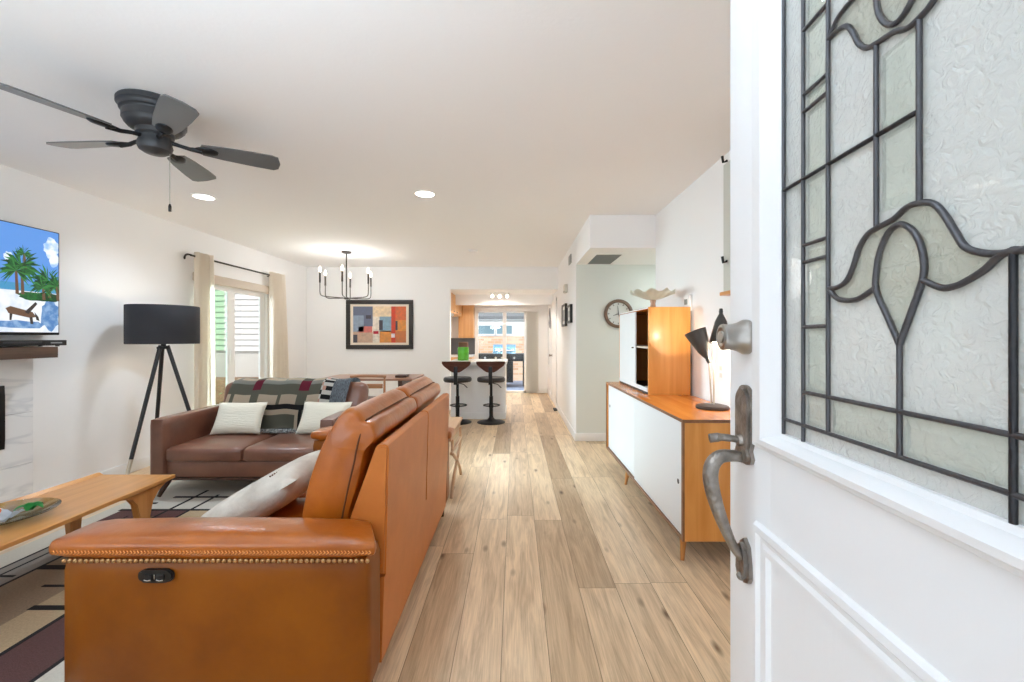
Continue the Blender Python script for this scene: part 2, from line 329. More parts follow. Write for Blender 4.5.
# ------------------------------------------------------------------ geometry helpers
ORIG = {}
class B:
    def __init__(self): self.bm = bmesh.new()
    def _tag(self, faces, mi):
        for f in faces: f.material_index = mi
    def box(self, lo, hi, bev=0.0, mi=0, mat=None, seg=2):
        c = [(a+b)/2 for a, b in zip(lo, hi)]; s = [abs(b-a) for a, b in zip(lo, hi)]
        mtx = Matrix.Translation(c) @ Matrix.Diagonal((*s, 1))
        if mat: mtx = mat @ mtx
        n0 = set(self.bm.faces)
        r = bmesh.ops.create_cube(self.bm, size=1, matrix=mtx)
        if bev:
            es = list({e for v in r['verts'] for e in v.link_edges})
            bmesh.ops.bevel(self.bm, geom=es, offset=min(bev, min(s)*0.45), segments=seg, affect='EDGES', profile=0.6)
        self._tag([f for f in self.bm.faces if f not in n0], mi); return self
    def grid_faces(self, rows, mi=0, closed_u=False, closed_v=False):
        vs = [[self.bm.verts.new(p) for p in r] for r in rows]
        nr, nc = len(vs), len(vs[0]); out = []
        for i in range(nr if closed_v else nr-1):
            for j in range(nc if closed_u else nc-1):
                q = [vs[i][j], vs[i][(j+1) % nc], vs[(i+1) % nr][(j+1) % nc], vs[(i+1) % nr][j]]
                try:
                    f = self.bm.faces.new(q); out.append(f)
                    f.material_index = mi(i, j) if callable(mi) else mi
                except ValueError: pass
        return vs
    def cap(self, ring, mi=0, flip=False):
        try:
            f = self.bm.faces.new(ring[::-1] if flip else ring); f.material_index = mi
        except ValueError: pass
    def lathe(self, prof, c=(0, 0, 0), seg=24, mi=0, mat=None):
        rows = []
        for r, z in prof:
            ring = []
            for k in range(seg):
                a = 2*pi*k/seg; p = Vector((c[0]+max(r, 1e-4)*cos(a), c[1]+max(r, 1e-4)*sin(a), c[2]+z))
                ring.append(mat @ p if mat else p)
            rows.append(ring)
        vs = self.grid_faces(rows, mi, closed_u=True)
        self.cap(vs[0], mi, True); self.cap(vs[-1], mi); return self
    def cyl(self, p0, p1, r0, r1=None, seg=16, mi=0):
        return self.tube([p0, p1], [r0, r0 if r1 is None else r1], seg, mi)
    def tube(self, pts, r, seg=10, mi=0, flat=None):
        pts = [Vector(p) for p in pts]; n = len(pts)
        rs = r if isinstance(r, (list, tuple)) else [r]*n
        ref = None; rows = []
        for i, p in enumerate(pts):
            t = (pts[min(i+1, n-1)]-pts[max(i-1, 0)]).normalized()
            if ref is None:
                ref = Vector((0, 0, 1)) if abs(t.z) < 0.9 else Vector((1, 0, 0))
            x = (ref - t*ref.dot(t)).normalized(); ref = x; y = t.cross(x)
            f = flat or 1.0
            rows.append([p + (x*cos(2*pi*k/seg) + y*sin(2*pi*k/seg)*f)*rs[i] for k in range(seg)])
        vs = self.grid_faces(rows, mi, closed_u=True)
        self.cap(vs[0], mi, True); self.cap(vs[-1], mi); return self
    def prism(self, poly, fn, a, b, mi=0, bev=0.0):
        # poly: 2-D outline; fn(u, v, t) -> 3-D point
        n0 = set(self.bm.faces)
        A = [self.bm.verts.new(fn(u, v, a)) for u, v in poly]; Bv = [self.bm.verts.new(fn(u, v, b)) for u, v in poly]
        n = len(poly); self.bm.faces.new(A[::-1]); self.bm.faces.new(Bv)
        for i in range(n): self.bm.faces.new([A[i], A[(i+1) % n], Bv[(i+1) % n], Bv[i]])
        new = [f for f in self.bm.faces if f not in n0]
        if bev:
            es = list({e for f in new for e in f.edges if len({g for g in e.link_faces if g in (new[0], new[1])}) == 1})
            bmesh.ops.bevel(self.bm, geom=es, offset=bev, segments=2, affect='EDGES')
        self._tag([f for f in self.bm.faces if f not in n0], mi); return self
    def rbox(self, c, s, r, puff=(0, 0, 0), n=8, mat=None, mi=0, wob=0.0):
        # box with rounded edges and swollen faces: cushions and pillows
        n0 = set(self.bm.verts); f0 = set(self.bm.faces)
        bmesh.ops.create_cube(self.bm, size=2)
        bmesh.ops.subdivide_edges(self.bm, edges=list({e for v in self.bm.verts if v not in n0 for e in v.link_edges}), cuts=n, use_grid_fill=True)
        h = Vector(s)/2; r = min(r, min(h)*0.98)
        for v in self.bm.verts:
            if v in n0: continue
            q = v.co.copy()
            p = Vector([math.copysign(abs(q[i])**0.85, q[i])*h[i] for i in range(3)])
            inner = Vector([max(-h[i]+r, min(h[i]-r, p[i])) for i in range(3)]); d = p-inner
            if d.length > 1e-9: p = inner + d.normalized()*r
            w = [max(0, 1-q[i]*q[i]) for i in range(3)]
            p.x += puff[0]*q.x*w[1]*w[2]; p.y += puff[1]*q.y*w[0]*w[2]; p.z += puff[2]*q.z*w[0]*w[1]
            if wob: p += Vector((0, 0, 1))*wob*sin(q.x*5+q.y*3)*(1 if q.z > 0 else 0)
            p += Vector(c) if not mat else Vector((0, 0, 0))
            v.co = (mat @ p) if mat else p
        self._tag([f for f in self.bm.faces if f not in f0], mi); return self
    def ball(self, c, r, mi=0, seg=12, sc=(1, 1, 1)):
        f0 = set(self.bm.faces)
        bmesh.ops.create_uvsphere(self.bm, u_segments=seg, v_segments=max(6, seg//2), radius=r, matrix=Matrix.Translation(c) @ Matrix.Diagonal((*sc, 1)))
        self._tag([f for f in self.bm.faces if f not in f0], mi); return self
    def quad(self, pts, mi=0):
        f = self.bm.faces.new([self.bm.verts.new(p) for p in pts]); f.material_index = mi; return self
    def out(self, name, mats, parent=None, ang=40, flat=False, mat=None):
        if mat: bmesh.ops.transform(self.bm, matrix=mat, verts=self.bm.verts)
        o0 = ORIG.get(parent.name, Vector((0, 0, 0))) if parent else Vector((0, 0, 0))
        if o0.length: bmesh.ops.translate(self.bm, vec=-o0, verts=self.bm.verts)
        bmesh.ops.recalc_face_normals(self.bm, faces=self.bm.faces)
        me = bpy.data.meshes.new(name); self.bm.to_mesh(me); self.bm.free()
        for m in (mats if isinstance(mats, (list, tuple)) else [mats]): me.materials.append(m)
        if not flat:
            for p in me.polygons: p.use_smooth = True
            me.set_sharp_from_angle(angle=radians(ang))
        o = bpy.data.objects.new(name, me); COL.objects.link(o)
        if parent: o.parent = parent; ORIG[o.name] = o0
        return o

def root(name, loc=(0, 0, 0), world=True):
    o = bpy.data.objects.new(name, None); COL.objects.link(o); o.location = loc; o.empty_display_size = 0.1
    ORIG[o.name] = Vector(loc) if world else Vector((0, 0, 0))   # world: children are built in world coordinates
    return o
def tag(o, label=None, cat=None, group=None, kind=None):
    if label: o['label'] = label
    if cat: o['category'] = cat
    if group: o['group'] = group
    if kind: o['kind'] = kind
    return o
def thing(name, loc, label, cat, group=None, world=True): return tag(root(name, loc, world), label, cat, group)
def copy_tree(o, parent=None):
    c = o.copy(); COL.objects.link(c)
    if parent: c.parent = parent; c.matrix_parent_inverse = o.matrix_parent_inverse.copy()
    for ch in list(o.children): copy_tree(ch, c)
    return c
def st(o): o['kind'] = 'structure'; return o
def smooth_pts(pts, n=6):
    # Catmull-Rom through the points
    P = [Vector(p) for p in pts]; P = [P[0]*2-P[1]] + P + [P[-1]*2-P[-2]]; out = []
    for i in range(1, len(P)-2):
        for k in range(n):
            t = k/n; a, b, c, d = P[i-1], P[i], P[i+1], P[i+2]
            out.append(0.5*((2*b)+(-a+c)*t+(2*a-5*b+4*c-d)*t*t+(-a+3*b-3*c+d)*t**3))
    out.append(P[-2]); return out

# ------------------------------------------------------------------ the room
LW, RW, BW, KB, CE = -3.69, 1.43, 7.62, 9.98, 2.54
HX, HY, SF, SZ = 0.762, 5.375, 4.37, 2.205      # hall wall plane, clock wall, soffit front, soffit underside
KC = 2.148                                       # kitchen ceiling
T = 0.12
B().box((LW-T, -0.6, -0.1), (3.2, KB+T, 0.0)).out('floor', M['floor'], flat=True); st(bpy.data.objects['floor'])
st(B().box((LW-T, -0.15-T, CE), (3.2, BW+T, CE+0.1)).out('ceiling', M['ceil'], flat=True))
st(B().box((-3.2, BW+T, KC), (HX, KB+T, KC+0.1)).out('ceiling_kitchen', M['ceil'], flat=True))
b = B()   # left wall with the sliding door opening
W0, W1, WZ = 4.93, 6.50, 1.99
b.box((LW-T, -0.15-T, 0), (LW, W0, CE)); b.box((LW-T, W1, 0), (LW, BW+T, CE)); b.box((LW-T, W0, WZ), (LW, W1, CE))
st(b.out('wall_left', M['wall'], flat=True))
b = B()   # dining wall and header over the kitchen opening
b.box((LW, BW, 0), (-1.152, BW+T, CE)); b.box((-1.152, BW, KC), (HX, BW+T, CE))
st(b.out('wall_back', M['wall'], flat=True))
b = B(); b.box((RW, -0.15-T, 0), (RW+T, SF, CE)); st(b.out('wall_right', M['wall'], flat=True))
b = B(); b.box((HX+T, HY, 0), (3.2, HY+T, SZ)); b.box((HX+0.0015, HY-0.0015, 0), (HX+T, HY, SZ)); b.box((3.1, SF, 0), (3.2, HY, SZ)); b.box((RW+T, SF-T, 0), (3.2, SF, SZ)); st(b.out('wall_clock', M['hallwall'], flat=True))
b = B(); b.box((HX, HY, 0), (HX+T, KB+T, CE)); st(b.out('wall_hall', M['wall'], flat=True))
b = B(); b.box((HX, SF, SZ), (3.2, HY+T, CE)); st(b.out('beam_soffit', M['wall'], flat=True))
st(B().box((-1.9, 8.6, 1.945), (HX, 8.72, KC)).out('beam_kitchen', M['wall'], flat=True))
b = B()   # kitchen end wall with slider opening
KS0, KS1, KSZ = -0.905, 0.26, 1.92
b.box((-3.2, KB, 0), (KS0, KB+T, KC)); b.box((KS1, KB, 0), (HX, KB+T, KC)); b.box((KS0, KB, KSZ), (KS1, KB+T, KC))
st(b.out('wall_kitchen', M['wall'], flat=True))
st(B().box((-1.62, BW+T, 0), (-1.5, KB, KC)).out('wall_kitchen_side', M['wall'], flat=True))
b = B()   # front wall behind the camera: doorway and an added window opening
b.box((LW, -0.15-T, 0), (-3.35, -0.15, CE)); b.box((-3.35, -0.15-T, 0), (-1.35, -0.15, 0.75)); b.box((-3.35, -0.15-T, 2.25), (-1.35, -0.15, CE))
b.box((-1.35, -0.15-T, 0), (-0.60, -0.15, CE)); b.box((-0.60, -0.15-T, 2.12), (0.36, -0.15, CE)); b.box((0.36, -0.15-T, 0), (RW, -0.15, CE))
st(b.out('wall_front', M['wall'], flat=True))

def baseboard(name, parts):
    b = B()
    for lo, hi in parts: b.box(lo, hi, 0.004)
    st(b.out(name, M['trim']))
bh, bt = 0.10, 0.014
baseboard('baseboard_left', [((LW, 3.26, 0), (LW+bt, W0-0.06, bh)), ((LW, W1+0.06, 0), (LW+bt, BW, bh))])
baseboard('baseboard_back', [((LW, BW-bt, 0), (-1.152, BW, bh))])
baseboard('baseboard_right', [((RW-bt, 0.9, 0), (RW, SF, bh))])
baseboard('baseboard_clock', [((HX-bt, HY-bt, 0), (3.1, HY, bh))])
baseboard('baseboard_hall', [((HX-bt, HY, 0), (HX, 7.80, bh)), ((HX-bt, 8.86, 0), (HX, KB, bh))])
baseboard('baseboard_kitchen', [((KS1+0.3, KB-bt, 0), (HX-bt, KB, bh))])

# left sliding glass door
win = st(root('window_1', (LW, (W0+W1)/2, 0)))
b = B()
x0, x1 = LW-0.10, LW-0.02
b.box((x0, W0, WZ-0.05), (x1, W1, WZ)); b.box((x0, W0, 0), (x1, W1, 0.05)); b.box((x0, W0, 0), (x1, W0+0.06, WZ)); b.box((x0, W1-0.06, 0), (x1, W1, WZ))
b.out('window_frame', M['trim'], win)
b = B(); b.box((LW-0.055, W0+0.06, 0.05), (LW-0.03, W0+0.12, WZ-0.05)); b.box((LW-0.055, 5.565, 0.05), (LW-0.03, 5.645, WZ-0.05)); b.box((LW-0.055, W0+0.12, 0.05), (LW-0.03, 5.565, 0.11)); b.box((LW-0.055, W0+0.12, WZ-0.1), (LW-0.03, 5.565, WZ-0.05))
b.out('sash', M['trim'], win)
b = B(); b.box((LW-0.09, 5.64, 0.05), (LW-0.065, 5.76, WZ-0.05)); b.box((LW-0.09, 6.34, 0.05), (LW-0.065, 6.44, WZ-0.05)); b.box((LW-0.09, 5.76, 0.05), (LW-0.065, 6.34, 0.11)); b.box((LW-0.09, 5.76, WZ-0.1), (LW-0.065, 6.34, WZ-0.05))
b.out('sash', M['trim'], win)
B().box((LW-0.046, W0+0.12, 0.11), (LW-0.04, 5.565, WZ-0.1)).out('glass_pane', M['greenpane'], win, flat=True)
B().box((LW-0.080, 5.76, 0.11), (LW-0.074, 6.34, WZ-0.1)).out('glass_pane', M['pane'], win, flat=True)
b = B(); b.box((LW-0.028, 5.60, 0.95), (LW-0.012, 5.615, 1.15), 0.004); b.out('pull_handle', M['trim'], win)
# kitchen sliding door
win = st(root('window_2', (-0.32, KB, 0)))
b = B(); y0, y1 = KB+0.02, KB+0.10
b.box((KS0, y0, KSZ-0.05), (KS1, y1, KSZ)); b.box((KS0, y0, 0), (KS1, y1, 0.05)); b.box((KS0, y0, 0), (KS0+0.05, y1, KSZ)); b.box((KS1-0.05, y0, 0), (KS1, y1, KSZ)); b.box((-0.29, y0, 0.05), (-0.20, y1, KSZ-0.05))
b.out('window_frame', M['trim'], win)
B().box((KS0+0.05, KB+0.05, 0.05), (-0.29, KB+0.056, KSZ-0.05)).out('glass_pane', M['pane'], win, flat=True)
B().box((-0.20, KB+0.05, 0.05), (KS1-0.05, KB+0.056, KSZ-0.05)).out('glass_pane', M['pane'], win, flat=True)
# unseen front window, added behind the camera to let light in
win = st(root('window_added', (-2.35, -0.2, 0.75)))
b = B(); b.box((-3.35, -0.26, 0.75), (-1.35, -0.16, 0.81)); b.box((-3.35, -0.26, 2.19), (-1.35, -0.16, 2.25)); b.box((-3.35, -0.26, 0.81), (-3.29, -0.16, 2.19)); b.box((-1.41, -0.26, 0.81), (-1.35, -0.16, 2.19)); b.box((-2.38, -0.26, 0.81), (-2.32, -0.16, 2.19))
b.out('window_frame', M['trim'], win)
B().box((-3.29, -0.215, 0.81), (-1.41, -0.209, 2.19)).out('glass_pane', M['pane'], win, flat=True)

# ------------------------------------------------------------------ the open front door
door = st(root('door_1', (0, 0, 0), world=False))
tag(door, 'open white front door with leaded oval-scroll glass and pewter handle', None)
DW, DH, DT = 0.91, 2.06, 0.045
GS0, GS1, GZ0, GZ1, GC, GM = 0.1635, 0.7435, 1.165, 1.843, 0.4535, 1.504
b = B()   # local axes: x along the door from the latch edge, -y outwards, z up
b.box((0, 0, 0.012), (GS0-0.03, DT, DH), 0.002); b.box((GS1+0.03, 0, 0.012), (DW, DT, DH), 0.002)
b.box((GS0-0.03, 0, 0.012), (GS1+0.03, DT, GZ0-0.03)); b.box((GS0-0.03, 0, GZ1+0.03), (GS1+0.03, DT, DH))
b.out('door_panel', M['door'], door)
def ring(b, s0, s1, z0, z1, prof, y0=0.0):
    # mitred moulding: prof = [(inset, height)] stepping inwards
    rows = []
    for ins, h in prof:
        rows.append([(s0+ins, y0-h, z0+ins), (s1-ins, y0-h, z0+ins), (s1-ins, y0-h, z1-ins), (s0+ins, y0-h, z1-ins)])
    b.grid_faces(rows, 0, closed_u=True)
gl = [(0, 0), (0.006, 0.007), (0.016, 0.009), (0.024, 0.016), (0.040, 0.019), (0.050, 0.013), (0.058, 0.006), (0.072, 0.002), (0.080, -0.012)]
b = B(); ring(b, GS0-0.077, GS1+0.077, GZ0-0.045, GZ1+0.045, [(i*0.98, h) for i, h in gl[:5]] + [(0.045, 0.012), (0.046, -0.015)]); b2 = B()
# side widths of the surround are wider than its top and bottom: two stepped frames
b.bm.free()
b = B()
def ring2(b, prof):
    rows = []
    for fx, fz, h in prof:
        s0, s1, z0, z1 = GS0-0.077+fx, GS1+0.077-fx, GZ0-0.036+fz, GZ1+0.036-fz
        rows.append([(s0, -h, z0), (s1, -h, z0), (s1, -h, z1), (s0, -h, z1)])
    b.grid_faces(rows, 0, closed_u=True)
ring2(b, [(0, 0, 0), (0.006, 0.004, 0.007), (0.024, 0.009, 0.009), (0.030, 0.013, 0.016), (0.050, 0.021, 0.018), (0.060, 0.027, 0.012), (0.068, 0.030, 0.004), (0.076, 0.0355, 0.001), (0.0765, 0.036, -0.0045)])
b2.bm.free()
b.out('glass_surround', M['door'], door, ang=25)
b = B(); ring(b, 0.0914, DW-0.0914, 0.14, 1.014, [(0, 0), (0.004, 0.007), (0.013, 0.008), (0.018, 0.003), (0.024, 0.003), (0.030, 0.006), (0.038, 0.006), (0.043, -0.001)])
b.out('panel_moulding', M['door'], door, ang=25)
# rolled glass pane and bevelled lights
pn = B().box((GS0-0.004, 0.004, GZ0-0.004), (GS1+0.004, 0.010, GZ1+0.004)).out('glass_pane', M['obscure'], door, flat=True)
cols = [0.1635, 0.2085, 0.256]
ZL = [GZ0, 1.186, 1.229, 1.313, 1.396, 1.418, 1.504]
def bevel_light(b, s0, s1, z0, z1, e=0.010):
    yb, yf = 0.0038, 0.0042
    b.grid_faces([[(s0, yb, z0), (s1, yb, z0), (s1, yb, z1), (s0, yb, z1)], [(s0+e, yf-0.004, z0+e), (s1-e, yf-0.004, z0+e), (s1-e, yf-0.004, z1-e), (s0+e, yf-0.004, z1-e)]], 0, closed_u=True)
    y = yf-0.004; b.quad([(s0+e, y, z0+e), (s1-e, y, z0+e), (s1-e, y, z1-e), (s0+e, y, z1-e)])
    b.quad([(s0, yb, z0), (s0, yb, z1), (s1, yb, z1), (s1, yb, z0)])
def mir_s(s): return 2*GC-s
def mir_z(z): return 2*GM-z
lights = [(0.212, 0.2525, 1.2315, 1.3105), (0.212, 0.2525, 1.3155, 1.3935), (0.212, 0.2525, 1.3985, 1.4155), (0.212, 0.2525, 1.4205, 1.5015),
          (0.212, 0.2525, 1.1885, 1.2265), (0.2595, 0.353, 1.1885, 1.2265), (0.359, 0.450, 1.1885, 1.2265), (0.331, 0.374, 1.425, 1.501)]
for (s0, s1, z0, z1) in lights:
    for ms in (0, 1):
        for mz in (0, 1):
            a, c = (mir_s(s1), mir_s(s0)) if ms else (s0, s1); d, e = (mir_z(z1), mir_z(z0)) if mz else (z0, z1)
            b = B(); bevel_light(b, a, c, d, e); b.out('bevelled_pane', M['clear'], door, ang=10)
sh = [[(0.356, 1.294), (0.342, 1.320), (0.329, 1.347), (0.329, 1.365), (0.333, 1.384), (0.343, 1.401), (0.356, 1.406), (0.368, 1.398), (0.377, 1.384), (0.381, 1.366), (0.379, 1.350), (0.368, 1.321)],
      [(0.258, 1.357), (0.270, 1.345), (0.283, 1.341), (0.296, 1.340), (0.308, 1.342), (0.328, 1.351), (0.329, 1.367), (0.333, 1.386), (0.340, 1.400), (0.349, 1.408), (0.349, 1.413), (0.333, 1.411), (0.317, 1.407), (0.305, 1.395), (0.297, 1.378), (0.287, 1.363), (0.272, 1.357)],
      [(0.380, 1.351), (0.398, 1.342), (0.410, 1.342), (0.420, 1.345), (0.434, 1.352), (0.445, 1.361), (0.432, 1.365), (0.419, 1.372), (0.411, 1.385), (0.403, 1.400), (0.393, 1.414), (0.381, 1.420), (0.365, 1.420), (0.352, 1.413), (0.360, 1.407), (0.370, 1.399), (0.379, 1.384), (0.383, 1.366)]]
for pl_ in sh:
    for ms in (0, 1):
        for mz in (0, 1):
            b = B(); b.prism([(mir_s(u) if ms else u, mir_z(v) if mz else v) for u, v in pl_], lambda u, v, w: (u, w, v), 0.0038, -0.0004)
            b.out('bevelled_pane', M['petal'], door, ang=10)
# lead lines
lines = [[(0.2085, GZ0), (0.2085, GM)], [(0.256, 1.186), (0.256, GM)], [(0.328, 1.412), (0.328, GM)], [(0.377, 1.419), (0.377, GM)],
         [(0.356, 1.186), (0.356, 1.293)], [(GC, GZ0), (GC, 1.362)], [(GS0, GM), (0.377, GM)],
         [(GS0, 1.186), (GC, 1.186)], [(0.2085, 1.229), (GC, 1.229)],
         [(0.2085, 1.313), (0.256, 1.313)], [(0.2085, 1.396), (0.256, 1.396)], [(0.2085, 1.418), (0.256, 1.418)],
         [(GS0+0.001, GZ0), (GS0+0.001, GM)]]
curves = [[(0.256, 1.357), (0.272, 1.357), (0.287, 1.363), (0.297, 1.378), (0.305, 1.395), (0.317, 1.407), (0.333, 1.411), (0.350, 1.414), (0.365, 1.421), (0.381, 1.420), (0.393, 1.414), (0.403, 1.400), (0.411, 1.385), (0.419, 1.372), (0.432, 1.365), (0.445, 1.362), (GC, 1.362)],
          [(0.258, 1.357), (0.270, 1.345), (0.283, 1.341), (0.296, 1.340), (0.308, 1.342), (0.329, 1.351)],
          [(0.380, 1.351), (0.398, 1.342), (0.410, 1.342), (0.420, 1.345), (0.434, 1.352), (0.444, 1.360), (GC, 1.363)],
          [(0.356, 1.293), (0.342, 1.320), (0.328, 1.347), (0.328, 1.365), (0.332, 1.384), (0.343, 1.402), (0.356, 1.407), (0.369, 1.399), (0.378, 1.384), (0.382, 1.366), (0.380, 1.350), (0.368, 1.321), (0.356, 1.293)]]
b = B()
for ms in (0, 1):
    for mz in (0, 1):
        f = lambda p: ((mir_s(p[0]) if ms else p[0]), 0.0005, (mir_z(p[1]) if mz else p[1]))
        for ln in lines: b.tube([f(p) for p in ln], 0.0025, 8)
        for cv in curves: b.tube(smooth_pts([f(p) for p in cv], 4), 0.0029, 8)
b.out('lead_came', M['lead'], door, ang=60)
# hardware
HS = 0.062
db = B()
rotm = Matrix.Translation((HS, 0, 1.300)) @ Matrix.Rotation(radians(90), 4, 'X')
db.lathe([(0.0, 0.0), (0.0285, 0.0), (0.0285, 0.006), (0.0265, 0.010), (0.0235, 0.016), (0.0215, 0.024), (0.0205, 0.032), (0.0215, 0.038), (0.0205, 0.041), (0.016, 0.0425), (0.013, 0.0405), (0.0, 0.0405)], seg=36, mat=rotm)
dbo = db.out('deadbolt', M['steel'], door, ang=35)
b = B(); b.lathe([(0.0, 0.0405), (0.010, 0.0405), (0.010, 0.0435), (0.0, 0.044)], seg=20, mat=rotm); b.box((HS-0.0012, -0.0445, 1.294), (HS+0.0012, -0.0432, 1.306))
b.out('key_cylinder', M['steel'], dbo)
hs = root('handle_set', (0, 0, 0), world=False); hs.parent = door
def plate(b, pts, t, bev): b.prism(pts, lambda u, v, w: (u, w, v), 0.0, -t, 0)
arch = [(-0.022, 1.098), (-0.026, 1.106), (-0.020, 1.118), (-0.024, 1.128), (-0.024, 1.190)] + [(-0.024*cos(a), 1.198+0.024*sin(a)) for a in [i*pi/10 for i in range(0, 11)]] + [(0.024, 1.190), (0.024, 1.128), (0.020, 1.118), (0.026, 1.106), (0.022, 1.098), (0.010, 1.094), (-0.010, 1.094)]
b = B(); b.prism([(HS+u, z) for u, z in arch], lambda u, v, w: (u, w, v), 0.0, -0.006)
b.prism([(HS+u*0.82, 1.146+(z-1.146)*0.92) for u, z in arch], lambda u, v, w: (u, w, v), -0.006, -0.0105)
b.out('escutcheon', M['iron'], hs, ang=35)
b = B(); b.tube(smooth_pts([(HS, -0.008, 1.131), (HS, -0.024, 1.134), (HS, -0.042, 1.136), (HS, -0.060, 1.134)], 4), [0.0055]*5+[0.006]*4+[0.0075]*4, 12, flat=0.7)
b.lathe([(0, 0), (0.010, 0), (0.008, 0.006), (0, 0.007)], mat=Matrix.Translation((HS, -0.0100, 1.131)) @ Matrix.Rotation(radians(90), 4, 'X'))
b.out('thumb_latch', M['iron'], hs, ang=50)
gp = smooth_pts([(HS, -0.006, 1.102), (HS, -0.022, 1.106), (HS, -0.043, 1.104), (HS, -0.056, 1.090), (HS, -0.0585, 1.066), (HS, -0.052, 1.035), (HS, -0.042, 1.004), (HS, -0.030, 0.975), (HS, -0.020, 0.955), (HS, -0.008, 0.940)], 4)
nn = len(gp); b = B(); b.tube(gp, [0.0075+0.0045*sin(pi*min(1, (i/nn)*1.25))**1 for i in range(nn)], 14)
b.out('grip', M['iron'], hs, ang=60)
low = [(-0.014, 0.905), (-0.020, 0.915), (-0.018, 0.935), (-0.013, 0.962), (0, 0.972), (0.013, 0.962), (0.018, 0.935), (0.020, 0.915), (0.014, 0.905), (0, 0.899)]
b = B(); b.prism([(HS+u, z) for u, z in low], lambda u, v, w: (u, w, v), 0.0, -0.006); b.prism([(HS+u*0.75, 0.935+(z-0.935)*0.82) for u, z in low], lambda u, v, w: (u, w, v), -0.006, -0.012); b.ball((HS, -0.010, 0.910), 0.007)
b.out('foot_plate', M['iron'], hs, ang=35)
b = B()
for z in (0.25, 1.03, 1.85): b.cyl((DW+0.004, 0.0, z-0.045), (DW+0.004, 0.0, z+0.045), 0.007, seg=12)
b.out('hinge', M['steel'], door)
door.location = (0.382, 0.764, 0); door.rotation_euler = (0, 0, atan2(-0.9988, -0.0487))

# interior hall door
hd = st(root('door_2', (HX, 8.33, 0)))
b = B(); b.box((HX-0.020, 7.80, 0), (HX, 7.87, 2.02), 0.003); b.box((HX-0.020, 8.79, 0), (HX, 8.86, 2.02), 0.003); b.box((HX-0.020, 7.80, 1.95), (HX, 8.86, 2.02), 0.003); b.out('door_casing', M['trim'], hd)
b = B(); b.box((HX-0.010, 7.87, 0.01), (HX, 8.79, 1.95))
for z0, z1 in ((0.15, 0.85), (1.0, 1.80)):
    for yy0, yy1 in ((7.99, 8.27), (8.39, 8.67)): b.box((HX-0.015, yy0, z0), (HX-0.009, yy1, z1), 0.004)
b.out('door_panel', M['trim'], hd)
b = B(); b.lathe([(0, 0), (0.028, 0), (0.028, 0.006), (0.012, 0.012), (0.012, 0.035), (0.027, 0.045), (0.027, 0.058), (0, 0.064)], mat=Matrix.Translation((HX-0.009, 8.70, 0.93)) @ Matrix.Rotation(radians(-90), 4, 'Y')); b.out('door_knob', M['iron'], hd)

# ------------------------------------------------------------------ tan leather sofa
SX, SY0, SY1 = -0.49, 1.42, 3.22
so = thing('leather_sofa', (-1.0, 2.3, 0), 'tan leather power recliner sofa with nailhead trim, its back to the walkway', 'sofa')
def arm(y0, y1, near):
    b = B()
    xl = -1.508 if near else -1.445; ov = 0.037 if near else 0.010
    b.rbox(((xl-0.488)/2, (y0+y1)/2, 0.33), (-0.488-xl, y1-y0, 0.48), 0.034, (0.0, 0.010 if near else 0.0, 0.0), n=8)
    a = b.out('armrest', M['tan'], so, ang=60)
    b = B(); b.rbox(((xl-ov-0.45)/2, (y0+y1)/2, 0.600), (-0.45-xl+ov, y1-y0+0.024, 0.066), 0.030, (0, 0, 0.018), n=10)
    for v in b.bm.verts:
        if near and v.co.x > -0.9: v.co.x -= 0.085*max(0, (v.co.y-(y0-0.012))/0.19)*min(1, (v.co.x+0.9)/0.40)
    b.out('arm_pad', M['tanpad'], a, ang=60)
    if near:
        b = B(); k = 0
        x = -1.515
        yf = y0-0.0105
        while x < -0.475:      # double row of raised thread
            b.tube([(x, yf-0.0018, 0.588), (x+0.0085, yf-0.0030, 0.5935)], 0.0016, 5); b.tube([(x+0.0085, yf-0.0030, 0.5935), (x+0.002, yf-0.0014, 0.600)], 0.0016, 5); x += 0.0115
        b.out('stitching', M['thread'], a)
        b = B(); x = -1.488
        while x < -0.485:
            b.ball((x, y0-0.002, 0.5615), 0.0075, seg=8, sc=(1, 0.6, 1)); x += 0.0182
        b.out('nailhead_trim', M['nail'], a)
arm(SY0, SY0+0.165, True); arm(3.05, SY1, False)
sw = B(); xs, zs = -1.175, 0.5185
sw.prism([(xs+0.058*math.copysign(abs(cos(t))**0.5, cos(t)), zs+0.021*math.copysign(abs(sin(t))**0.7, sin(t))) for t in [2*pi*i/28 for i in range(28)]], lambda u, v, w: (u, w, v), SY0-0.004, SY0-0.018, bev=0.004)
swo = sw.out('recline_switch', M['blackpl'], so)
for dx in (-0.020, 0.020):
    b = B(); b.rbox((xs+dx, SY0-0.019, zs-0.002), (0.026, 0.006, 0.022), 0.003, n=3); 
    b.tube([(xs+dx-0.011, SY0-0.0225, zs-0.009), (xs+dx, SY0-0.0235, zs-0.0115), (xs+dx+0.011, SY0-0.0225, zs-0.009)], 0.0018, 6, mi=1)
    b.out('button', [M['blackpl'], M['chrome']], swo)
B().box((xs-0.002, SY0-0.0205, zs-0.008), (xs+0.002, SY0-0.0175, zs+0.008), 0.001).out('divider', M['chrome'], swo)
